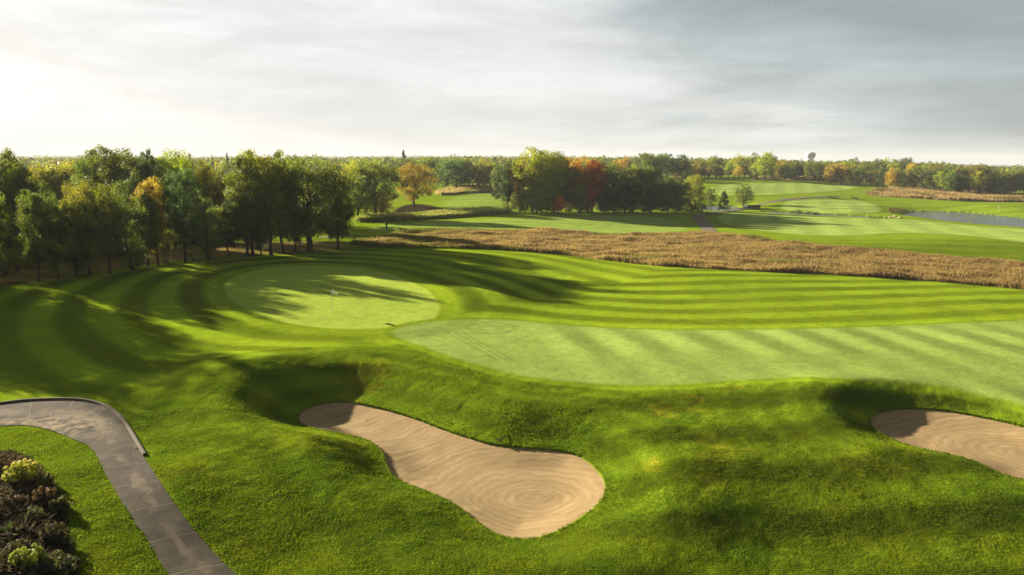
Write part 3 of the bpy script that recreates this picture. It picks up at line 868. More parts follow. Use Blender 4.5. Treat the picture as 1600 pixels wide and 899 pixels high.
def leaves(centres, radii, nleaf, size, r, tints, flat=0.8):
    """leaf-sized rhombi spread in clumps; returns V,F,cols"""
    n = len(centres) * nleaf
    C_ = np.repeat(centres, nleaf, 0); RR = np.repeat(radii, nleaf)
    d = r.normal(size=(n, 3)); d /= np.linalg.norm(d, axis=1)[:, None]
    rad = RR * (r.uniform(0, 1, n) ** 0.30)
    p = C_ + d * rad[:, None] * np.array([1, 1, flat])
    nrm = d * 1.1 + r.normal(size=(n, 3)) * .5 + np.array([0, 0, .25]); nrm /= np.linalg.norm(nrm, axis=1)[:, None]
    a = np.cross(nrm, r.normal(size=(n, 3))); a /= np.linalg.norm(a, axis=1)[:, None] + 1e-9; b_ = np.cross(nrm, a)
    s = (size * r.uniform(.6, 1.35, n))[:, None]
    V = np.stack([p - a * s, p + b_ * s * .6, p + a * s, p - b_ * s * .6], 1).reshape(-1, 3)
    F = np.arange(n * 4).reshape(n, 4)
    T = np.repeat(tints, nleaf, 0) * r.uniform(.75, 1.25, (n, 1))
    return V, F, T


PROTO_H = 16.0


def make_proto(seed, kind, lod):
    """returns (trunk mesh, crown mesh, radius) for a 16 m tree"""
    r = np.random.default_rng(seed)
    if kind == 'broad': RX, zc, RZ, ncl = 7.0, 8.8, 7.2, 120
    elif kind == 'tall': RX, zc, RZ, ncl = 4.6, 8.7, 7.3, 96
    elif kind == 'round': RX, zc, RZ, ncl = 6.0, 8.2, 7.8, 95
    elif kind == 'full': RX, zc, RZ, ncl = 6.2, 7.9, 8.1, 125
    elif kind == 'open': RX, zc, RZ, ncl = 5.0, 9.6, 6.4, 50
    elif kind == 'conifer': RX, zc, RZ, ncl = 3.2, 8.8, 7.2, 60
    elif kind == 'shrub': RX, zc, RZ, ncl = 10.0, 7.4, 8.6, 60
    nleaf, size, q = {0: (190, .155, 1.0), 1: (60, .28, .8), 2: (22, .55, .42)}[lod]
    ncl = int(ncl * q)
    cs = []
    lob = r.uniform(0, 2 * math.pi, 5); la = r.uniform(.08, .22, 5)
    k = 0
    while len(cs) < ncl and k < 4000:
        k += 1
        d = r.normal(size=3); d /= np.linalg.norm(d)
        rr = r.uniform(.25, 1.0) ** .5
        az = math.atan2(d[1], d[0])
        m = 1 + sum(la[j] * math.sin((j + 1) * az + lob[j] + d[2] * 2) for j in range(5)) * .8
        p = np.array([d[0] * RX * m, d[1] * RX * m, d[2] * RZ * (1 + .12 * math.sin(3 * az + lob[0]))]) * rr * .84
        if kind == 'conifer':
            hz = r.uniform(-1, 1); w_ = (1 - (hz + 1) / 2) ** .8 * RX * r.uniform(.5, 1)
            p = np.array([math.cos(az) * w_, math.sin(az) * w_, hz * RZ])
        elif kind in ('broad', 'tall', 'open') and p[2] < -RZ * .76: continue
        if kind == 'round' and p[2] < -RZ * .8: continue
        if cs and min(np.linalg.norm(p - c_) for c_ in cs) < (1.25 if kind != 'conifer' else .5): continue
        cs.append(p)
    cs = np.array(cs)
    base_r = {'broad': 1.7, 'tall': 1.45, 'round': 1.6, 'open': 1.3, 'full': 1.65, 'conifer': 1.0, 'shrub': 2.4}[kind]
    if lod == 2: base_r *= 1.35
    rad = base_r * r.uniform(.5, 1.1, len(cs))
    cs = cs + np.array([0, 0, zc])
    top = (cs[:, 2] + rad * .8).max(); cs[:, 2] *= PROTO_H / top if kind != 'shrub' else 1.0
    zt = cs[:, 2] / PROTO_H
    tint = np.ones((len(cs), 3)) * r.uniform(.68, 1.35, (len(cs), 1))
    wy = np.clip((zt - .45) * 1.5, 0, 1)[:, None] * r.uniform(.2, 1.0, (len(cs), 1))
    tint = tint * (1 + wy * np.array([.42, .42, .05]))            # tops turning first
    V, F, T = leaves(cs, rad, nleaf, size * (1.25 if kind == 'shrub' else 1), r, tint)
    # a few stray sprays outside the clumps
    V[:, 2] = np.maximum(V[:, 2], .1)
    crown = mesh_obj('crown', V, F, m_leaf, fcols=T, link=False)
    mb = MB()
    if kind != 'shrub':
        multi = kind == 'open' and seed % 2
        for st in range(3 if multi else 1):
            off = np.array([r.normal() * .5, r.normal() * .5, 0]) if multi else np.zeros(3)
            topz = 12.5 if kind != 'conifer' else 15
            pts = [off * (1 + i * .5) + np.array([.25 * math.sin(i * 1.3 + seed), .25 * math.cos(i * 1.7 + seed), 0]) * min(i, 3) / 2 + np.array([0, 0, -.4 + (topz + .4) * (i / 6)]) for i in range(7)]
            r0 = .16 if multi else {'broad': .42, 'tall': .30, 'round': .30, 'open': .22, 'full': .3, 'conifer': .22}[kind]
            mb.tube(pts, [r0 * 1.35, r0, r0 * .85, r0 * .7, r0 * .5, r0 * .32, .05], 7 if lod < 2 else 5)
            if lod < 2:
                pick = r.choice(len(cs), min(len(cs), 26 if lod == 0 else 12), replace=False)
                for c_ in cs[pick]:
                    z0 = min(max(1.6 + r.uniform(0, 1.5), c_[2] * r.uniform(.45, .75)), topz * .9); i0 = (z0 + .4) / (topz + .4) * 6; ia = int(i0)
                    s0 = pts[ia] + (pts[min(ia + 1, 6)] - pts[ia]) * (i0 - ia)
                    midp = s0 * .5 + c_ * .5 + r.normal(size=3) * .35 + np.array([0, 0, .5])
                    mb.tube([s0, midp, c_], [r0 * .33, r0 * .2, .03], 5 if lod == 0 else 4)
    else:
        for j in range(6):
            a = r.uniform(0, 6.28); e = np.array([math.cos(a) * 5, math.sin(a) * 5, 9.])
            mb.tube([(0, 0, -.3), e * .4 + np.array([0, 0, 1]), e], [.35, .25, .06], 5)
    trunk = mb.build('trunk', m_bark, link=False)
    rad_x = np.percentile(np.hypot(V[:, 0], V[:, 1]), 97)
    return trunk.data, crown.data, float(rad_x)


PROTOS = {}
for kind in ('broad', 'full', 'tall', 'round', 'open', 'conifer', 'shrub'):
    for lod in (0, 1, 2):
        nn = {0: 4, 1: 3, 2: 3}[lod]
        if kind in ('conifer',): nn = 1 if lod == 0 else 2
        if kind == 'shrub': nn = 2
        PROTOS[kind, lod] = [make_proto(1000 + 37 * j + 7 * lod + 101 * sum(map(ord, kind)) % 50, kind, lod) for j in range(nn)]

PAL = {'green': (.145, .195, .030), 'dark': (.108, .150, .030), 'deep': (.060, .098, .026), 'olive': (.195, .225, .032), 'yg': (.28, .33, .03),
       'yellow': (.50, .40, .04), 'gold': (.38, .28, .04), 'orange': (.46, .25, .045), 'red': (.36, .145, .05), 'crimson': (.55, .08, .06),
       'bluegreen': (.085, .135, .055), 'amber': (.32, .25, .035), 'brown': (.16, .11, .035), 'pale': (.19, .23, .07)}
tcount = 0


def tree(px, base, top, wpx, kind, colour, label, lod=0, D=None, group=None, cat='tree', name=None, jit=.12):
    """px/top/width read off the photograph; base is the pixel row of its foot, or D its distance"""
    global tcount
    tcount += 1
    if D is None:
        X_, Y_ = PH([px], [base]); X_, Y_ = float(X_[0]), float(Y_[0])
    else:
        d = ray(px, 300.0); X_, Y_ = float(d[0] / d[1] * D), float(D)
    z0 = float(H(np.array([X_]), np.array([Y_]))[0])
    d = ray(px, float(top)); ztop = CAMZ + float(d[2] / d[1]) * Y_
    h = max((ztop - z0) * 1.04, 1.0); dist = Y_ * cp_ + (CAMZ - z0) * sp_
    wid = wpx * dist / FOC
    tm, cm, rad = random.choice(PROTOS[kind, lod])
    name = name or {'conifer': 'conifer_tree', 'shrub': 'shrub'}.get(kind, 'autumn_tree' if colour in ('yellow', 'gold', 'orange', 'red', 'crimson') else 'deciduous_tree')
    e = bpy.data.objects.new(name, None); COL.objects.link(e)
    e.location = (X_, Y_, z0 - .05)
    e.rotation_euler = (random.gauss(0, .025), random.gauss(0, .025), random.uniform(0, 6.28))
    s = wid / 2 / rad
    e.scale = (s * random.uniform(.92, 1.12), s * random.uniform(.92, 1.12), h / PROTO_H)
    tag(e, label, cat, group)
    cr_ = bpy.data.objects.new('crown', cm); COL.objects.link(cr_); cr_.parent = e
    tr_ = bpy.data.objects.new('trunk' if kind != 'shrub' else 'stem', tm); COL.objects.link(tr_); tr_.parent = e
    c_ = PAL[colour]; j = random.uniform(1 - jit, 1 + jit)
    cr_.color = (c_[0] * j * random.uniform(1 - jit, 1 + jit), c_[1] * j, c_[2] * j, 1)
    return e


# left wood: front row, left to right (px, base row, top row, crown width px, form, colour, label)
FRONT = [
    (-150, 462, 225, 130, 'broad', 'dark', None), (-60, 455, 232, 110, 'broad', 'green', None),
    (6, 441, 236, 85, 'broad', 'dark', 'dark green tree filling the left edge of the woods'),
    (28, 444, 258, 60, 'tall', 'green', 'green narrow tree second from the left edge of the woods'),
    (62, 441, 300, 50, 'tall', 'dark', 'short dark tree under the dip in the left woods skyline'),
    (92, 437, 298, 46, 'full', 'dark', 'short bushy dark tree in the dip of the left wood front'),
    (118, 434, 312, 60, 'full', 'dark', 'short dark tree in deep shade low in the left woods'),
    (140, 431, 284, 56, 'full', 'olive', 'olive tree below the highest dark crown'),
    (172, 427, 290, 54, 'tall', 'olive', 'olive tree in the middle of the shaded wood front'),
    (205, 422, 306, 60, 'full', 'dark', 'rounded dark tree where the shaded wood front ends'),
    (232, 416, 300, 46, 'tall', 'dark', 'slim dark tree left of the orange-tinted crown'),
    (247, 414, 280, 50, 'tall', 'gold', 'orange-tinted slender tree in the left woods'),
    (262, 411, 330, 34, 'open', 'olive', 'small thin leaning tree at the mown edge'),
    (290, 411, 264, 62, 'broad', 'bluegreen', 'blue-green tree with a forked trunk right of the orange-tinted one'),
    (302, 409, 352, 30, 'open', 'olive', 'tiny sparse sapling beside the khaki round tree'),
    (326, 408, 311, 58, 'round', 'olive', 'khaki rounded small tree standing forward of the woods'),
    (357, 404, 318, 34, 'tall', 'dark', 'thin dark sapling just right of the khaki rounded tree'),
    (386, 401, 240, 66, 'tall', 'green', 'tall green tree with a pair of close trunks'),
    (396, 400, 300, 60, 'tall', 'dark', 'dark tree tucked against the tall paired-trunk tree'),
    (408, 398, 336, 40, 'round', 'bluegreen', 'low grey-green leafy tree between bare trunks'),
    (424, 399, 246, 66, 'tall', 'olive', 'tall olive tree with a straight trunk left of the big oak'),
    (442, 397, 250, 60, 'tall', 'green', 'green tree directly left of the big oak'),
    (461, 394, 320, 36, 'tall', 'dark', 'small dark tree with a low crown at the foot of the oak'),
    (484, 393, 243, 120, 'broad', 'dark', 'big spreading dark green oak at the right end of the woods'),
]
for (px, b_, t_, w_, k_, c_, lb) in FRONT:
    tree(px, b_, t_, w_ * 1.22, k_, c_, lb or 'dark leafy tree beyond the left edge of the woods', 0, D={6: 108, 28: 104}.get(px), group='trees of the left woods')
# undergrowth along the shaded front of the wood
for q, px in enumerate(list(range(-180, 240, 21)) + [262, 275]):
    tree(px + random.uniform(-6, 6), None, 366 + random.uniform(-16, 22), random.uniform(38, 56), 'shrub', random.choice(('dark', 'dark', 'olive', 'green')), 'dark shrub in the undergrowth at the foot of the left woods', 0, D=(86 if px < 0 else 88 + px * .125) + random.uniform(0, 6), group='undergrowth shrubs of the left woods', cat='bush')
for q, px in enumerate(range(800, 1090, 17)):
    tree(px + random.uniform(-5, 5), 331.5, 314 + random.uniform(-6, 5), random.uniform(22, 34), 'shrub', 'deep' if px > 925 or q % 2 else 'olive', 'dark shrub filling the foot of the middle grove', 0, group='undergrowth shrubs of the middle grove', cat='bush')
# low overhanging boughs tree right of the oak
tree(528, 391, 300, 62, 'broad', 'dark', 'low dark tree with drooping boughs right of the big oak', 0, group='trees of the left woods')
# second rows, further in
BACKL = [
    (185, 125, 230, 95, 'broad', 'dark'), (150, 130, 238, 60, 'tall', 'dark'), (236, 122, 236, 40, 'tall', 'bluegreen'), (268, 120, 236, 58, 'tall', 'yg'),
    (296, 130, 243, 50, 'broad', 'olive'), (322, 128, 252, 60, 'broad', 'olive'), (345, 132, 255, 55, 'broad', 'bluegreen'), (404, 133, 235, 50, 'tall', 'yg'),
    (436, 136, 238, 55, 'tall', 'olive'), (462, 138, 246, 45, 'tall', 'green'), (-30, 110, 250, 90, 'broad', 'olive'), (30, 116, 262, 60, 'broad', 'olive'),
    (75, 152, 257, 64, 'broad', 'olive'), (110, 150, 255, 62, 'broad', 'olive'), (168, 148, 248, 60, 'broad', 'olive'), (132, 150, 250, 62, 'broad', 'olive'), (128, 158, 256, 50, 'open', 'gold'), (55, 148, 262, 50, 'broad', 'olive'), (210, 115, 268, 66, 'broad', 'dark'),
    (-110, 105, 240, 90, 'broad', 'dark'), (-210, 95, 230, 120, 'broad', 'dark'), (510, 150, 258, 60, 'broad', 'olive'), (480, 155, 262, 70, 'broad', 'green'),
    (50, 105, 330, 50, 'full', 'dark'), (100, 108, 340, 50, 'full', 'dark'), (160, 108, 330, 52, 'full', 'dark'), (222, 122, 330, 50, 'full', 'green'), (10, 98, 330, 60, 'full', 'dark'),
    (20, 150, 275, 90, 'broad', 'olive'), (90, 155, 275, 80, 'broad', 'yg'), (160, 160, 270, 80, 'broad', 'olive'), (250, 165, 275, 80, 'broad', 'yg'),
    (330, 170, 275, 70, 'broad', 'green'), (400, 170, 275, 70, 'broad', 'olive'), (460, 175, 280, 70, 'broad', 'green')]
for (px, D__, t_, w_, k_, c_) in BACKL:
    tree(px, None, t_, w_ * 1.15, k_, c_, {'yg': 'yellow-green', 'gold': 'golden', 'bluegreen': 'blue-green'}.get(c_, c_) + ' tree set back inside the left woods', 1 if D__ > 140 else 0, D=D__, group='trees deep in the left woods')
# wood continuing out of frame to the left: its shade falls across the lawn
for (X_, Y_, h_, w_, c_) in [(-66, 70, 12.0, 12, 'dark'), (-74, 66, 15, 13, 'green'), (-84, 74, 17, 14, 'dark'), (-72, 58, 12, 11, 'olive'), (-88, 60, 16, 14, 'dark'), (-98, 80, 17, 15, 'green'), (-78, 88, 17, 13, 'dark')]:
    tm, cm, rad = random.choice(PROTOS['broad', 1])
    e = bpy.data.objects.new('deciduous_tree', None); COL.objects.link(e); e.location = (X_, Y_, float(H(np.array([X_]), np.array([Y_]))[0])); e.rotation_euler[2] = random.uniform(0, 6)
    e.scale = (w_ / 2 / rad, w_ / 2 / rad, h_ / PROTO_H); tag(e, 'dark leafy tree beyond the left edge of the woods', 'tree', 'trees of the left woods')
    for nm, me in (('crown', cm), ('trunk', tm)):
        q = bpy.data.objects.new(nm, me); COL.objects.link(q); q.parent = e; q.color = PAL[c_] + (1,)

# between the woods and the grove
tree(585, 322, 247, 84, 'broad', 'green', 'large rounded green tree behind the oak, left of the orange one', 0, D=205)
tree(545, None, 255, 60, 'broad', 'yg', 'sunlit yellow-green tree just right of the oak crown', 0, D=200)
tree(558, None, 272, 50, 'broad', 'green', 'green tree half hidden by the oak crown', 1, D=190)
tree(647, 323, 255, 62, 'round', 'amber', 'orange and olive autumn tree on the dark bank', 0)
tree(597, 336, 302, 50, 'shrub', 'brown', 'russet brown bush left of the orange tree', 0, cat='bush')
tree(572, 338, 300, 40, 'round', 'dark', 'dark low tree left of the russet bush', 0)
# mid grove
G = 'trees of the middle grove'
for a in [
    (793, 330, 252, 44, 'tall', 'deep', 'dark leaning tree with bare lower trunk at the grove\'s left end', 0),
    (812, 331, 250, 50, 'broad', 'gold', 'golden orange tinged tree at the left end of the grove'),
    (832, 332, 231, 84, 'full', 'yg', 'tallest yellow-green tree in the middle grove'),
    (866, 331, 238, 64, 'tall', 'yg', 'yellow-green tree right of the tallest grove tree'),
    (838, 333, 290, 44, 'full', 'yg', 'low yellow-green tree at the foot of the tallest grove tree'),
    (905, 331, 245, 66, 'full', 'orange', 'broad orange-red maple in the middle grove'),
    (925, 332, 252, 46, 'tall', 'red', 'rust red tree right of the orange-red maple'),
    (885, 331, 262, 44, 'tall', 'olive', 'olive green tree in front of the orange-red maple'),
    (919, 334, 293, 30, 'round', 'crimson', 'small crimson tree in front of the grove'),
    (872, 334, 308, 24, 'round', 'crimson', 'smallest crimson tree near the grove centre'),
    (905, 334, 290, 30, 'tall', 'olive', 'olive sapling left of the small crimson tree'),
    (958, 330, 252, 56, 'full', 'dark', 'dark green tree right of the red crowns'),
    (985, 331, 262, 36, 'tall', 'olive', 'dark tree with a yellow top in the grove'),
    (1008, 331, 251, 58, 'full', 'dark', 'rounded dark green tree left of the grove\'s right end'),
    (1035, 330, 272, 48, 'full', 'deep', 'very dark green tree in the right half of the grove'),
    (1058, 329, 278, 46, 'full', 'deep', 'dark low tree near the small pond end of the grove'),
    (1080, 327, 292, 36, 'full', 'deep', 'dark bushy tree closing the grove at its right end'),
    (976, 333, 285, 50, 'full', 'deep', 'dark shaded understorey tree right of the crimson one'),
    (945, 333, 290, 36, 'full', 'deep', 'dark shaded understorey tree directly behind the crimson one'),
    (1016, 332, 292, 48, 'full', 'deep', 'dark understorey tree near the grove\'s right end'),
    (812, 333, 292, 36, 'round', 'olive', 'olive bushy tree low at the grove\'s left end'),
    (855, 333, 296, 30, 'round', 'green', 'green bushy tree low in the grove\'s centre')]:
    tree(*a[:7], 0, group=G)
for (px, D__, t_, w_, k_, c_) in [(845, 235, 236, 60, 'broad', 'yg'), (890, 240, 247, 60, 'full', 'orange'), (940, 240, 255, 60, 'full', 'dark'), (990, 242, 256, 60, 'broad', 'green'), (1045, 245, 278, 55, 'full', 'dark'), (815, 236, 262, 50, 'broad', 'green')]:
    tree(px, None, t_, w_, k_, c_, {'yg': 'yellow-green'}.get(c_, c_) + ' tree behind the front of the middle grove', 1, D=D__, group=G)
tree(1086, 320, 273, 34, 'round', 'yg', 'yellow-topped tree rising behind the right end of the grove', 0, D=262)
tree(1110, 328.5, 295, 22, 'open', 'olive', 'thin multi-stemmed tree in front of the small pond', 0)
tree(1130, 328.5, 299, 18, 'conifer', 'deep', 'small dark pointed tree in front of the small pond', 0)
tree(1138, 328.5, 320, 8, 'shrub', 'deep', 'little dark bush beside the pointed tree', 1, cat='bush')
tree(1161, 324, 288, 28, 'round', 'olive', 'lone rounded olive tree beside the cart path', 0)

# far belts
BELT = 'trees of the far belts'


def belt(pts, n, cols, desc, lod=1, dj=18, wr=(22, 38)):
    pts = np.array(pts, float)
    for i in range(n):
        s = (i + random.uniform(-.35, .35)) / max(1, n - 1) * (len(pts) - 1); s = min(max(s, 0), len(pts) - 1.001); k = int(s); f_ = s - k
        px, D__, top = pts[k] * (1 - f_) + pts[k + 1] * f_
        c_ = random.choice(cols); top += random.uniform(-3, 6)
        tree(px, None, top, random.uniform(*wr), random.choice(('full', 'round', 'full', 'broad')), c_, {'yg': 'yellow-green', 'bluegreen': 'blue-green', 'gold': 'golden'}.get(c_, c_) + desc, lod, D=D__ + random.uniform(-dj, dj), group=BELT)


mix1 = ['green', 'dark', 'green', 'olive', 'bluegreen', 'yg']
belt([(505, 420, 250), (560, 430, 250), (620, 430, 249), (670, 420, 248)], 9, mix1, ' tree far behind the orange tree', wr=(30, 46))
belt([(672, 360, 247), (700, 350, 246), (735, 345, 246), (790, 350, 252), (830, 360, 256)], 13, ['green', 'bluegreen', 'green', 'pale', 'olive'], ' tree in the belt left of the middle grove', wr=(34, 50), dj=12)
tree(712, 296, 247, 66, 'broad', 'bluegreen', 'large pale green tree in the belt left of the grove', 1, D=335)
tree(760, 296, 254, 34, 'tall', 'gold', 'golden tree in the belt left of the grove', 1, D=350)
tree(778, None, 256, 30, 'broad', 'dark', 'dark tree touching the left of the grove', 1, D=300)
tree(632, None, 236, 13, 'conifer', 'deep', 'pointed spruce rising above the far woods skyline', 1, D=480)
tree(359, None, 240, 8, 'conifer', 'deep', 'distant spruce over the left woods, right of its twin', 1, D=420)
tree(335, None, 243, 7, 'conifer', 'deep', 'distant spruce over the left woods, left of its twin', 1, D=420)
belt([(860, 520, 247), (940, 520, 247), (1000, 500, 243), (1040, 480, 240)], 14, ['green', 'dark', 'dark', 'olive', 'gold', 'yg'], ' tree in the woods behind the middle grove', wr=(22, 36))
belt([(1000, 430, 242), (1030, 430, 239), (1060, 440, 243)], 5, ['dark', 'deep', 'dark'], ' tall tree above the right of the grove', wr=(30, 40))
belt([(1060, 480, 246), (1100, 500, 246), (1150, 500, 243), (1190, 490, 240), (1225, 480, 250)], 18, ['olive', 'yg', 'gold', 'green', 'olive', 'yg'], ' tree in the belt above the hillside fairway', wr=(20, 32))
belt([(1060, 460, 256), (1120, 470, 256), (1180, 470, 254)], 14, ['gold', 'yg', 'olive', 'yellow', 'yg'], ' small tree fronting the hillside belt', wr=(14, 22))
tree(1194, 275, 237, 38, 'broad', 'yg', 'tall yellow-green tree above the hillside fairway', 1, D=440)
belt([(1215, 455, 252), (1250, 450, 252), (1290, 445, 252), (1330, 440, 255)], 15, ['dark', 'green', 'olive', 'gold', 'dark', 'yg'], ' tree in the belt below the water tower', wr=(20, 30))
belt([(1320, 520, 248), (1370, 520, 246), (1420, 500, 249), (1470, 480, 251)], 13, ['green', 'olive', 'green', 'yg', 'dark'], ' tree in the back row of the right belt', wr=(26, 38))
belt([(1330, 430, 262), (1390, 400, 262), (1450, 385, 262), (1510, 370, 264), (1560, 365, 266), (1600, 365, 268), (1680, 365, 268)], 30, ['dark', 'olive', 'dark', 'brown', 'green', 'deep', 'gold'], ' tree in the front row of the right belt', wr=(18, 30), dj=8)
belt([(1440, 400, 250), (1480, 395, 254), (1530, 380, 258), (1580, 370, 264)], 10, ['dark', 'green', 'olive', 'brown'], ' tall tree in the right belt skyline', wr=(22, 34))
tree(1300, 279, 265, 13, 'round', 'yellow', 'lone yellow tree in front of the belt below the water tower', 1)
for q, (px, b_, t_, w_, c_, lb) in enumerate([(1336, 280, 268, 9, 'yellow', 'small yellow tree, leftmost of the row before the right belt'), (1345, 280.5, 268, 12, 'yellow', 'small yellow tree, second of the row before the right belt'), (1356, 281, 269, 14, 'yg', 'small yellow-green tree in the yellow row before the right belt'),
                                              (1371, 281, 264, 13, 'orange', 'small orange-yellow tree left of the tall yellow-green poplar'), (1381, 281.5, 267, 12, 'gold', 'small golden tree touching the tall yellow-green poplar')]):
    tree(px, b_, t_, w_, 'round', c_, lb, 1, group='small yellow trees before the right belt')
tree(1397, 285, 254, 26, 'tall', 'yg', 'tall yellow-green poplar at the corner of the brown field', 1)
tree(1413, 284, 267, 13, 'round', 'yellow', 'small bright yellow tree right of the poplar', 1)
tree(1422, None, 255, 20, 'broad', 'yellow', 'yellow crowned tree in the right belt', 1, D=420)
tree(1434, 286.5, 272, 22, 'shrub', 'red', 'reddish brown bush at the top of the brown field', 1, cat='bush')
tree(1506, 289, 270, 15, 'round', 'red', 'red maple in the right belt', 1)
tree(1468, 288, 268, 18, 'tall', 'yg', 'pale green tree in the middle of the right belt', 1, D=372)
tree(1482, 288, 265, 22, 'round', 'green', 'green rounded tree left of the red maple', 1, D=366)
tree(1530, 289, 266, 30, 'broad', 'yg', 'yellow-green tree right of the red maple', 1, D=362)
# waterside scrub
for (px, b_, t_, w_, c_, lb) in [(1400, 333.5, 324, 34, 'brown', 'brown scrub mound at the left end of the pond'), (1412, 331.5, 325, 28, 'deep', 'dark bushes overhanging the left end of the pond'),
                                 (1245, 333.5, 328, 22, 'deep', 'dark rushes on the creek bank, left clump'), (1270, 335, 330, 26, 'deep', 'dark rushes on the creek bank, right clump'),
                                 (1362, 341, 337, 14, 'dark', 'small green bush at the end of the creek'), (1376, 341, 337.5, 8, 'dark', 'little round bush by the pale rocks'),
                                 (1555, 303.5, 291, 26, 'olive', 'straw topped thicket at the right end of the brown field'), (1300, 310, 306, 20, 'dark', 'low dark bush on the fairway bank'), (1335, 311, 307, 16, 'dark', 'low dark bush right of its twin on the fairway bank')]:
    tree(px, b_, t_, w_, 'shrub', c_, lb, 1, cat='bush')
print('trees', tcount)
# look-alikes are told apart by their order from the left
names_ = {}
for o in COL.objects:
    if o.parent is None and o.get('label') and 'beyond the left edge' not in o['label']:
        names_.setdefault(o['label'], []).append(o)
ORD = ['first', 'second', 'third', 'fourth', 'fifth', 'sixth', 'seventh', 'eighth', 'ninth', 'tenth', 'eleventh', 'twelfth', 'thirteenth', 'fourteenth', 'fifteenth', 'sixteenth', 'seventeenth', 'eighteenth', 'nineteenth', 'twentieth'] + ['twenty-' + q for q in ('first', 'second', 'third', 'fourth', 'fifth', 'sixth', 'seventh', 'eighth', 'ninth')] + ['thirtieth']
for lb, os_ in names_.items():
    if len(os_) > 1:
        os_.sort(key=lambda o: o.location.x / o.location.y)
        for k, o in enumerate(os_): o['label'] = lb + ', ' + ORD[min(k, 29)] + ' such from left'

# distant forest canopy: reads as one mass
r = np.random.default_rng(5)
n = 9000
dd_ = 1 / r.uniform(1 / 5200, 1 / 560, n); uu_ = r.uniform(-1.1, 1.1, n)
fx, fy = uu_ * dd_, dd_
fz = H(fx, fy)
cen = []; rad = []; tin = []
hz = r.uniform(8, 13, n) * (1 + np.clip((fy - 1500) / 3000, 0, .6))
pal = np.array([PAL[k] for k in ('green', 'dark', 'olive', 'green', 'yg', 'olive', 'bluegreen', 'green', 'dark', 'brown')])
pc = pal[r.integers(0, len(pal), n)] * r.uniform(.8, 1.2, (n, 1))
kk_ = 3
cen = np.repeat(np.stack([fx, fy, fz + hz * .55], 1), kk_, 0) + r.normal(size=(n * kk_, 3)) * np.array([2.6, 2.6, 1.4])
V, F, T = leaves(cen, np.repeat(hz * .42, kk_) * r.uniform(.7, 1.1, n * kk_), 9, 1.7, r, np.repeat(pc, kk_, 0), .8)
V[:, :] = V
far_forest = mesh_obj('forest_canopy', V, F, m_leaf, fcols=T); far_forest.color = (1, 1, 1, 1)
tag(far_forest, 'distant wooded hills of mixed autumn trees along the horizon', 'forest', kind='stuff')

# ------------------------------------------------------------------ water tower
m_white = simple_mat('tower_paint', (0.88, 0.88, 0.86), .45, .3, .05)
m_dark = simple_mat('dark_paint', (0.05, 0.055, 0.06), .6, 2, .2)
m_letter = simple_mat('letter_paint', (0.14, 0.15, 0.17), .6, 2, .1)
DT = 1150.0
d = ray(1261, 300.0); tx = float(d[0] / d[1] * DT)
ztop = CAMZ + float(ray(1261, 236.0)[2] / ray(1261, 236.0)[1]) * DT
tz = float(H(np.array([tx]), np.array([DT]))[0]); hT = ztop - tz
tw = bpy.data.objects.new('water_tower', None); COL.objects.link(tw); tw.location = (tx, DT, tz)
tag(tw, 'white water tower rising above the far treeline', 'water tower')
mb = MB(); mb.lathe([(6.2, -1), (6.0, 1), (5.8, hT - 13), (5.9, hT - 11.5)], 40); mb.build('column', m_white, tw)
mb = MB(); mb.lathe([(5.9, hT - 11.6), (6.4, hT - 10.8), (7.9, hT - 9.2), (8.4, hT - 7.6), (8.5, hT - 5.6), (8.2, hT - 4.2), (7.0, hT - 3.0), (4.6, hT - 2.2), (1.8, hT - 1.8), (0.01, hT - 1.75)], 48); tank = mb.build('tank', m_white, tw)
mb = MB(); mb.lathe([(1.0, hT - 2.0), (1.0, hT - 1.0), (.5, hT - .6), (.12, hT - .5), (.1, hT), (.01, hT + .05)], 16); mb.build('vent', m_white, tw)
mb = MB(); mb.lathe([(7.2, hT - 10.2), (7.75, hT - 10.1), (7.75, hT - 9.7), (7.9, hT - 9.6), (7.6, hT - 9.3)], 48); mb.build('catwalk', m_letter, tw)
cu = bpy.data.curves.new('lettering', 'FONT'); cu.body = 'Chaska'; cu.size = 3.6; cu.align_x = 'CENTER'; cu.extrude = .05
to = bpy.data.objects.new('tmp_text', cu); COL.objects.link(to)
dg = bpy.context.evaluated_depsgraph_get(); tme = bpy.data.meshes.new_from_object(to.evaluated_get(dg))
bpy.data.objects.remove(to)
ang0 = math.atan2(-DT, -tx) + .28  # facing slightly right of the viewer
for v in tme.vertices:
    xx, yy, zc_ = v.co; a = ang0 + xx * 1.1 / 8.6; rr_ = 8.58 + zc_
    v.co = (rr_ * math.cos(a), rr_ * math.sin(a), hT - 7.6 + yy)
tme.materials.clear(); tme.materials.append(m_letter)
lo_ = bpy.data.objects.new('lettering', tme); COL.objects.link(lo_); lo_.parent = tank

# ------------------------------------------------------------------ flagstick on the green
m_flag = simple_mat('flag_cloth', (0.90, 0.90, 0.88), .8, 5, .05)
m_pole = simple_mat('pole_paint', (0.70, 0.72, 0.45), .4, 4, .1)


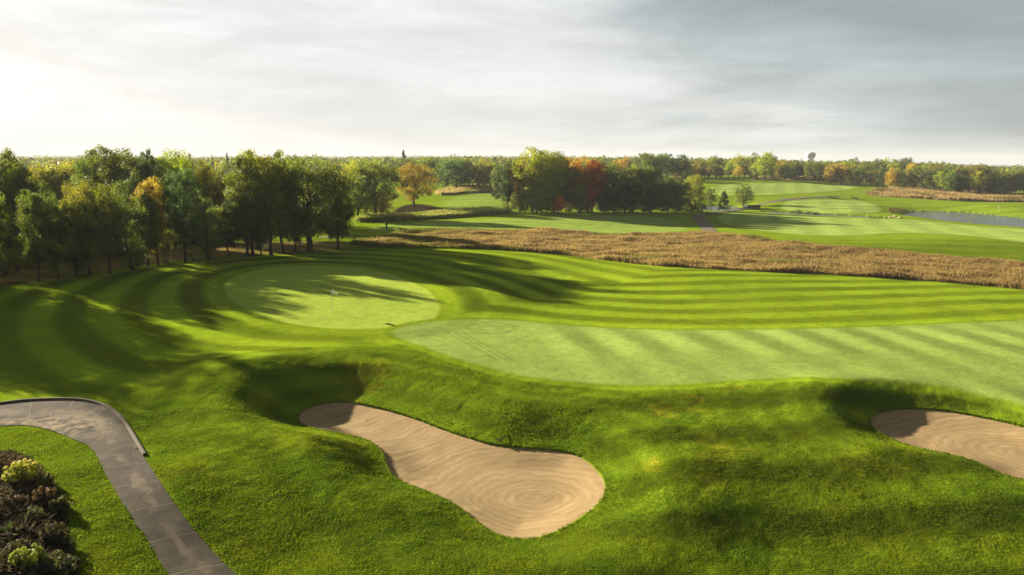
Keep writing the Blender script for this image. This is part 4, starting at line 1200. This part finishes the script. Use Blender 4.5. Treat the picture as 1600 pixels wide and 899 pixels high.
def flagstick(px, py, h, label, sc=1.0):
    X_, Y_ = PH([px], [py]); X_, Y_ = float(X_[0]), float(Y_[0]); z0 = float(H(np.array([X_]), np.array([Y_]))[0])
    e = bpy.data.objects.new('flagstick', None); COL.objects.link(e); e.location = (X_, Y_, z0)
    tag(e, label, 'flagstick')
    mb = MB(); mb.tube([(0, 0, -.15), (0, 0, h * .5), (0, 0, h)], [.019 * sc, .019 * sc, .016 * sc], 8); mb.build('pole', m_pole, e)
    mb = MB(); mb.tube([(0, 0, h - .42), (0, 0, h + .03)], [.026 * sc, .024 * sc], 8); mb.lathe([(.001, h + .03), (.03, h + .05), (.001, h + .08)], 8); mb.build('top_sleeve', m_dark, e)
    # cloth: drooping, blown to the right
    nu, nv = 14, 9; V = []
    for i in range(nu):
        for j in range(nv):
            u_, v_ = i / (nu - 1), j / (nv - 1)
            V.append((.03 + u_ * .62, .07 * math.sin(u_ * 7 + v_ * 2) * u_, h - .02 - v_ * .42 * (1 - .35 * u_) - u_ * .26 + .03 * math.sin(u_ * 5)))
    V = np.array(V); n0 = len(V); V2 = np.vstack([V, V + np.array([0, .006, 0])])
    F = grid_faces(nu, nv); F = np.vstack([F, F[:, ::-1] + n0])
    mesh_obj('flag', V2, F, m_flag, parent=e, smooth=True)
    mb = MB(); mb.lathe([(.054, -.1), (.054, .006), (.062, .008), (.066, .002)], 20); mb.build('cup', m_flag, e)
    return e


flagstick(518.5, 487.5, 2.25, 'flagstick with a white flag standing on the near putting green', 1.3)
flagstick(1560, 331, 3.0, 'pale flagstick on the distant green beyond the pond', 2.2)

# little things
m_stone = simple_mat('pale_stone', (0.30, 0.25, 0.16), .9, 1.5, .3, .6)


def rock(px, py, w_, h_, label, seed, mat=m_stone, name='boulder'):
    X_, Y_ = PH([px], [py]); X_, Y_ = float(X_[0]), float(Y_[0]); z0 = float(H(np.array([X_]), np.array([Y_]))[0])
    import bmesh
    bm_ = bmesh.new(); bmesh.ops.create_icosphere(bm_, subdivisions=3, radius=1)
    r_ = random.Random(seed); off = [Vector((r_.uniform(-1, 1), r_.uniform(-1, 1), r_.uniform(-1, 1))).normalized() for _ in range(9)]
    for v in bm_.verts:
        k = 1.0
        for o_ in off:
            dq = v.co.normalized().dot(o_)
            if dq > .72: v.co -= o_ * (dq - .72) * .9
        v.co = Vector((v.co.x * w_ * .5, v.co.y * w_ * .38, v.co.z * h_ * .6 + h_ * .25))
    me = bpy.data.meshes.new(name); bm_.to_mesh(me); bm_.free(); me.materials.append(mat)
    o = bpy.data.objects.new(name, me); COL.objects.link(o); o.location = (X_, Y_, z0); o.rotation_euler[2] = r_.uniform(0, 3)
    tag(o, label, 'rock', 'pale rocks at the end of the pond' if name == 'boulder' else None)


rock(1383, 341.5, 1.9, .5, 'long low pale rock at the creek end', 1); rock(1391, 340.8, 1.6, .7, 'slanted pale rock beside the creek end', 2)
rock(1398, 339.5, 2.0, .8, 'tallest pale rock between creek and pond', 3); rock(1406, 341, 2.0, .6, 'broad pale rock nearest the pond water', 4)

m_post = simple_mat('dark_post', (0.03, 0.028, 0.025), .7, 3, .2)
X_, Y_ = PH([604], [357.5]); z0 = float(H(X_, Y_)[0])
mb = MB(); mb.lathe([(.001, -.1), (.16, -.1), (.17, .8), (.27, .95), (.30, 1.15), (.24, 1.38), (.10, 1.5), (.001, 1.52)], 16)
o = mb.build('marker_post', m_post); o.location = (float(X_[0]), float(Y_[0]), z0); tag(o, 'small dark marker post alone on the striped far fairway', 'post')
for (px, py, lb) in ((1120, 277.5, 'tiny dark marker post on the far hillside green'), (1182.5, 282, 'tiny brown marker post by the pinkish grass strip')):
    X_, Y_ = PH([px], [py]); c2 = bpy.data.objects.new('marker_post', o.data); COL.objects.link(c2)
    c2.location = (float(X_[0]), float(Y_[0]), float(H(X_, Y_)[0])); c2.scale = (2, 2, 1.3); tag(c2, lb, 'post')

# rake lying in the grass above the big bunker
X_, Y_ = PH([788], [686]); z0 = float(H(X_, Y_)[0])
e = bpy.data.objects.new('bunker_rake', None); COL.objects.link(e); e.location = (float(X_[0]), float(Y_[0]), z0 + .10); e.rotation_euler = (R(8), 0, R(48))
tag(e, 'dark bunker rake lying in the grass above the big bunker', 'rake')
mb = MB(); mb.tube([(-.45, 0, 0), (.45, 0, .02)], [.025, .025], 8); mb.build('handle', m_post, e)
mb = MB(); mb.box((-.47, 0, -.01), (.06, .5, .05))
for k in range(9): mb.tube([(-.47, -.22 + .055 * k, -.02), (-.47, -.22 + .055 * k, -.10)], [.008, .005], 5)
mb.build('rake_head', m_post, e, smooth=False)

# culvert under the far path
X_, Y_ = PH([1176], [326]); zc_ = float(H(X_, Y_)[0])
cv_ = bpy.data.objects.new('culvert', None); COL.objects.link(cv_); cv_.location = (float(X_[0]), float(Y_[0]) - 1.5, ZW + .4); cv_.rotation_euler[2] = R(25)
tag(cv_, 'low dark culvert where the far cart path crosses the creek', 'culvert')
mb = MB()
V = []; prof = [(-3.2, 0), (-3.2, 1.5), (3.2, 1.5), (3.2, 0), (1.2, 0)] + [(1.2 * math.cos(a), .95 * math.sin(a)) for a in np.linspace(0.2, math.pi - .2, 9)] + [(-1.2, 0)]
nP = len(prof); V = [(a, -.25, z_) for a, z_ in prof] + [(a, .25, z_) for a, z_ in prof]
mb.add(V, [tuple(range(nP))[::-1], tuple(range(nP, 2 * nP))] + [(i, (i + 1) % nP, nP + (i + 1) % nP, nP + i) for i in range(nP)])
mb.build('headwall', m_conc, cv_, smooth=False)
mb = MB(); mb.tube([(0, .3, .4), (0, 5, .4)], [1.0, 1.0], 16); mb.build('pipe', m_dark, cv_)

# ------------------------------------------------------------------ planting bed, bottom left
def near_plant(px, py, w_, h_, kind, colour, label, cat='bush', name='shrub', flowers=None, seed=0, nst=26, leaf=.045):
    X_, Y_ = PH([px], [py]); X_, Y_ = float(X_[0]), float(Y_[0]); z0 = float(H(np.array([X_]), np.array([Y_]))[0])
    r = np.random.default_rng(seed)
    e = bpy.data.objects.new(name, None); COL.objects.link(e); e.location = (X_, Y_, z0 - .03); tag(e, label, cat)
    mb = MB(); tips = []; cs = []
    for k in range(nst):
        a = r.uniform(0, 6.28); q = math.sqrt(r.uniform(0, 1)); tip = np.array([math.cos(a) * q * w_ / 2, math.sin(a) * q * w_ / 2, h_ * (1 - .35 * q * q) * r.uniform(.55, 1.1)])
        b0 = np.array([tip[0] * .3, tip[1] * .3, 0]); m_ = (b0 + tip) / 2 + np.array([tip[0] * .12, tip[1] * .12, .02])
        mb.tube([b0, m_, tip], [.012, .009, .004], 4); tips.append(tip)
        for s_ in np.linspace(.35, 1.0, 5): cs.append(b0 * (1 - s_) ** 2 + m_ * 2 * s_ * (1 - s_) + tip * s_ * s_)
    mb.build('stems', m_bark, e)
    cs = np.array(cs); V, F, T = leaves(cs, np.full(len(cs), max(.10, w_ * .09)), 22, leaf, r, np.ones((len(cs), 3)) * r.uniform(.7, 1.3, (len(cs), 1)))
    o_ = mesh_obj('leaves', V, F, m_leaf, parent=e, fcols=T); o_.color = PAL[colour] + (1,) if isinstance(colour, str) else tuple(colour) + (1,)
    if flowers:
        tp = np.array(tips)
        cc_ = tp + np.array([0, 0, .04])
        V, F, T = leaves(cc_, np.full(len(cc_), .085), 70, .028, r, np.ones((len(cc_), 3)), .9)
        o_ = mesh_obj('flower_heads', V, F, m_leaf, parent=e, fcols=T); o_.color = tuple(flowers) + (1,)
    return e


near_plant(36, 757, 1.45, 1.15, 'b', 'yg', 'pale yellow flowering shrub at the top of the dark planting bed', 'flowering shrub', 'flowering_shrub', (.62, .60, .22), 3, 34)
near_plant(46, 897, 1.15, 1.0, 'b', (.20, .26, .03), 'bright yellow-green leafy shrub low in the dark planting bed', 'bush', 'shrub', (.30, .36, .05), 4, 34)
near_plant(92, 890, .8, .7, 'b', (.10, .11, .04), 'thin grey-green plant right of the bright yellow-green shrub', 'bush', 'shrub', None, 6, 18)
near_plant(10, 850, .9, .8, 'b', (.06, .10, .02), 'green leafy plant at the left edge of the planting bed', 'bush', 'shrub', None, 8, 20)
near_plant(52, 820, .8, .8, 'b', (.09, .11, .05), 'silvery leaved plant in the middle of the planting bed', 'bush', 'shrub', None, 9, 18)
near_plant(95, 800, .7, .7, 'b', (.10, .11, .03), 'small olive plant on the right rim of the planting bed', 'bush', 'shrub', None, 10, 16)
near_plant(72, 760, .8, .6, 'b', (.13, .13, .03), 'small yellowish plant right of the pale flowering shrub', 'bush', 'shrub', None, 11, 14)
for q, (px, py, w_, h_, c_, lb) in enumerate([(20, 800, 1.2, .9, (.07, .05, .03), 'dark brown twiggy bush below the pale flowering shrub'), (70, 790, 1.0, .8, (.09, .06, .03), 'russet twiggy bush right of the pale flowering shrub'),
        (85, 850, 1.0, .9, (.06, .05, .025), 'dark twiggy bush on the right rim of the planting bed'), (25, 880, 1.1, .9, (.06, .06, .025), 'dark bush left of the bright yellow-green shrub'),
        (0, 745, 1.2, .9, (.08, .05, .03), 'dark brown bush at the left edge above the flowering shrub'), (105, 905, 1.0, .8, (.05, .06, .02), 'dark green bush at the bottom rim of the planting bed'), (-30, 820, 1.4, 1.1, (.06, .05, .03), 'brown bush cut by the left edge of the view')]):
    near_plant(px, py, w_, h_, 'b', c_, lb, 'bush', 'shrub', None, 20 + q, 30, .04)
bx, by = sample_poly(BED, 14000)
k = (bx > -26) & (by > 18); bx, by = bx[k], by[k]
cc = tone(bx, by, (C(.045, .038, .022), C(.085, .065, .035), C(.05, .06, .02)), 401) * rng.uniform(.5, 1.6, (len(bx), 1))
s_ = sdf(BED, bx, by, 5)
hh = 0.15 + 0.40 * sstep(-s_, 0, 1.6) * (1 + .5 * fbm(bx, by, 1.2, 2, 403))
tag(blades('dry_undergrowth', bx, by, hh, .045, np.clip(cc, .005, 1), 6, 1.3, .14), 'dark brown tangle of dry plants in the bottom left bed', 'undergrowth', kind='stuff')

# small white ball in the rough beside the path
mb = MB(); mb.lathe([(.001, -.045)] + [(.045 * math.cos(a), .045 * math.sin(a)) for a in np.linspace(-1.4, 1.4, 9)] + [(.001, .045)], 14)
X_, Y_ = PH([212], [701]); o = mb.build('golf_ball', m_flag); o.location = (float(X_[0]), float(Y_[0]), float(H(X_, Y_)[0]) + .08)
tag(o, 'small white golf ball resting on the cart path by the kerb end', 'ball')

# ------------------------------------------------------------------ haze
HAZE = 1.25e-4
if HAZE:
    m_h, t = new_mat('haze_air')
    v_ = t.new('ShaderNodeVolumePrincipled', ins={'Color': (0.86, 0.90, 0.95, 1), 'Density': HAZE, 'Anisotropy': 0.0})
    t.new('ShaderNodeOutputMaterial', ins={'Volume': v_.outputs[0]})
    mb = MB(); mb.box((0, 3200, 50), (40000, 8400, 116)); hz_ = mb.build('haze', m_h, smooth=False); tag(hz_, kind='stuff')
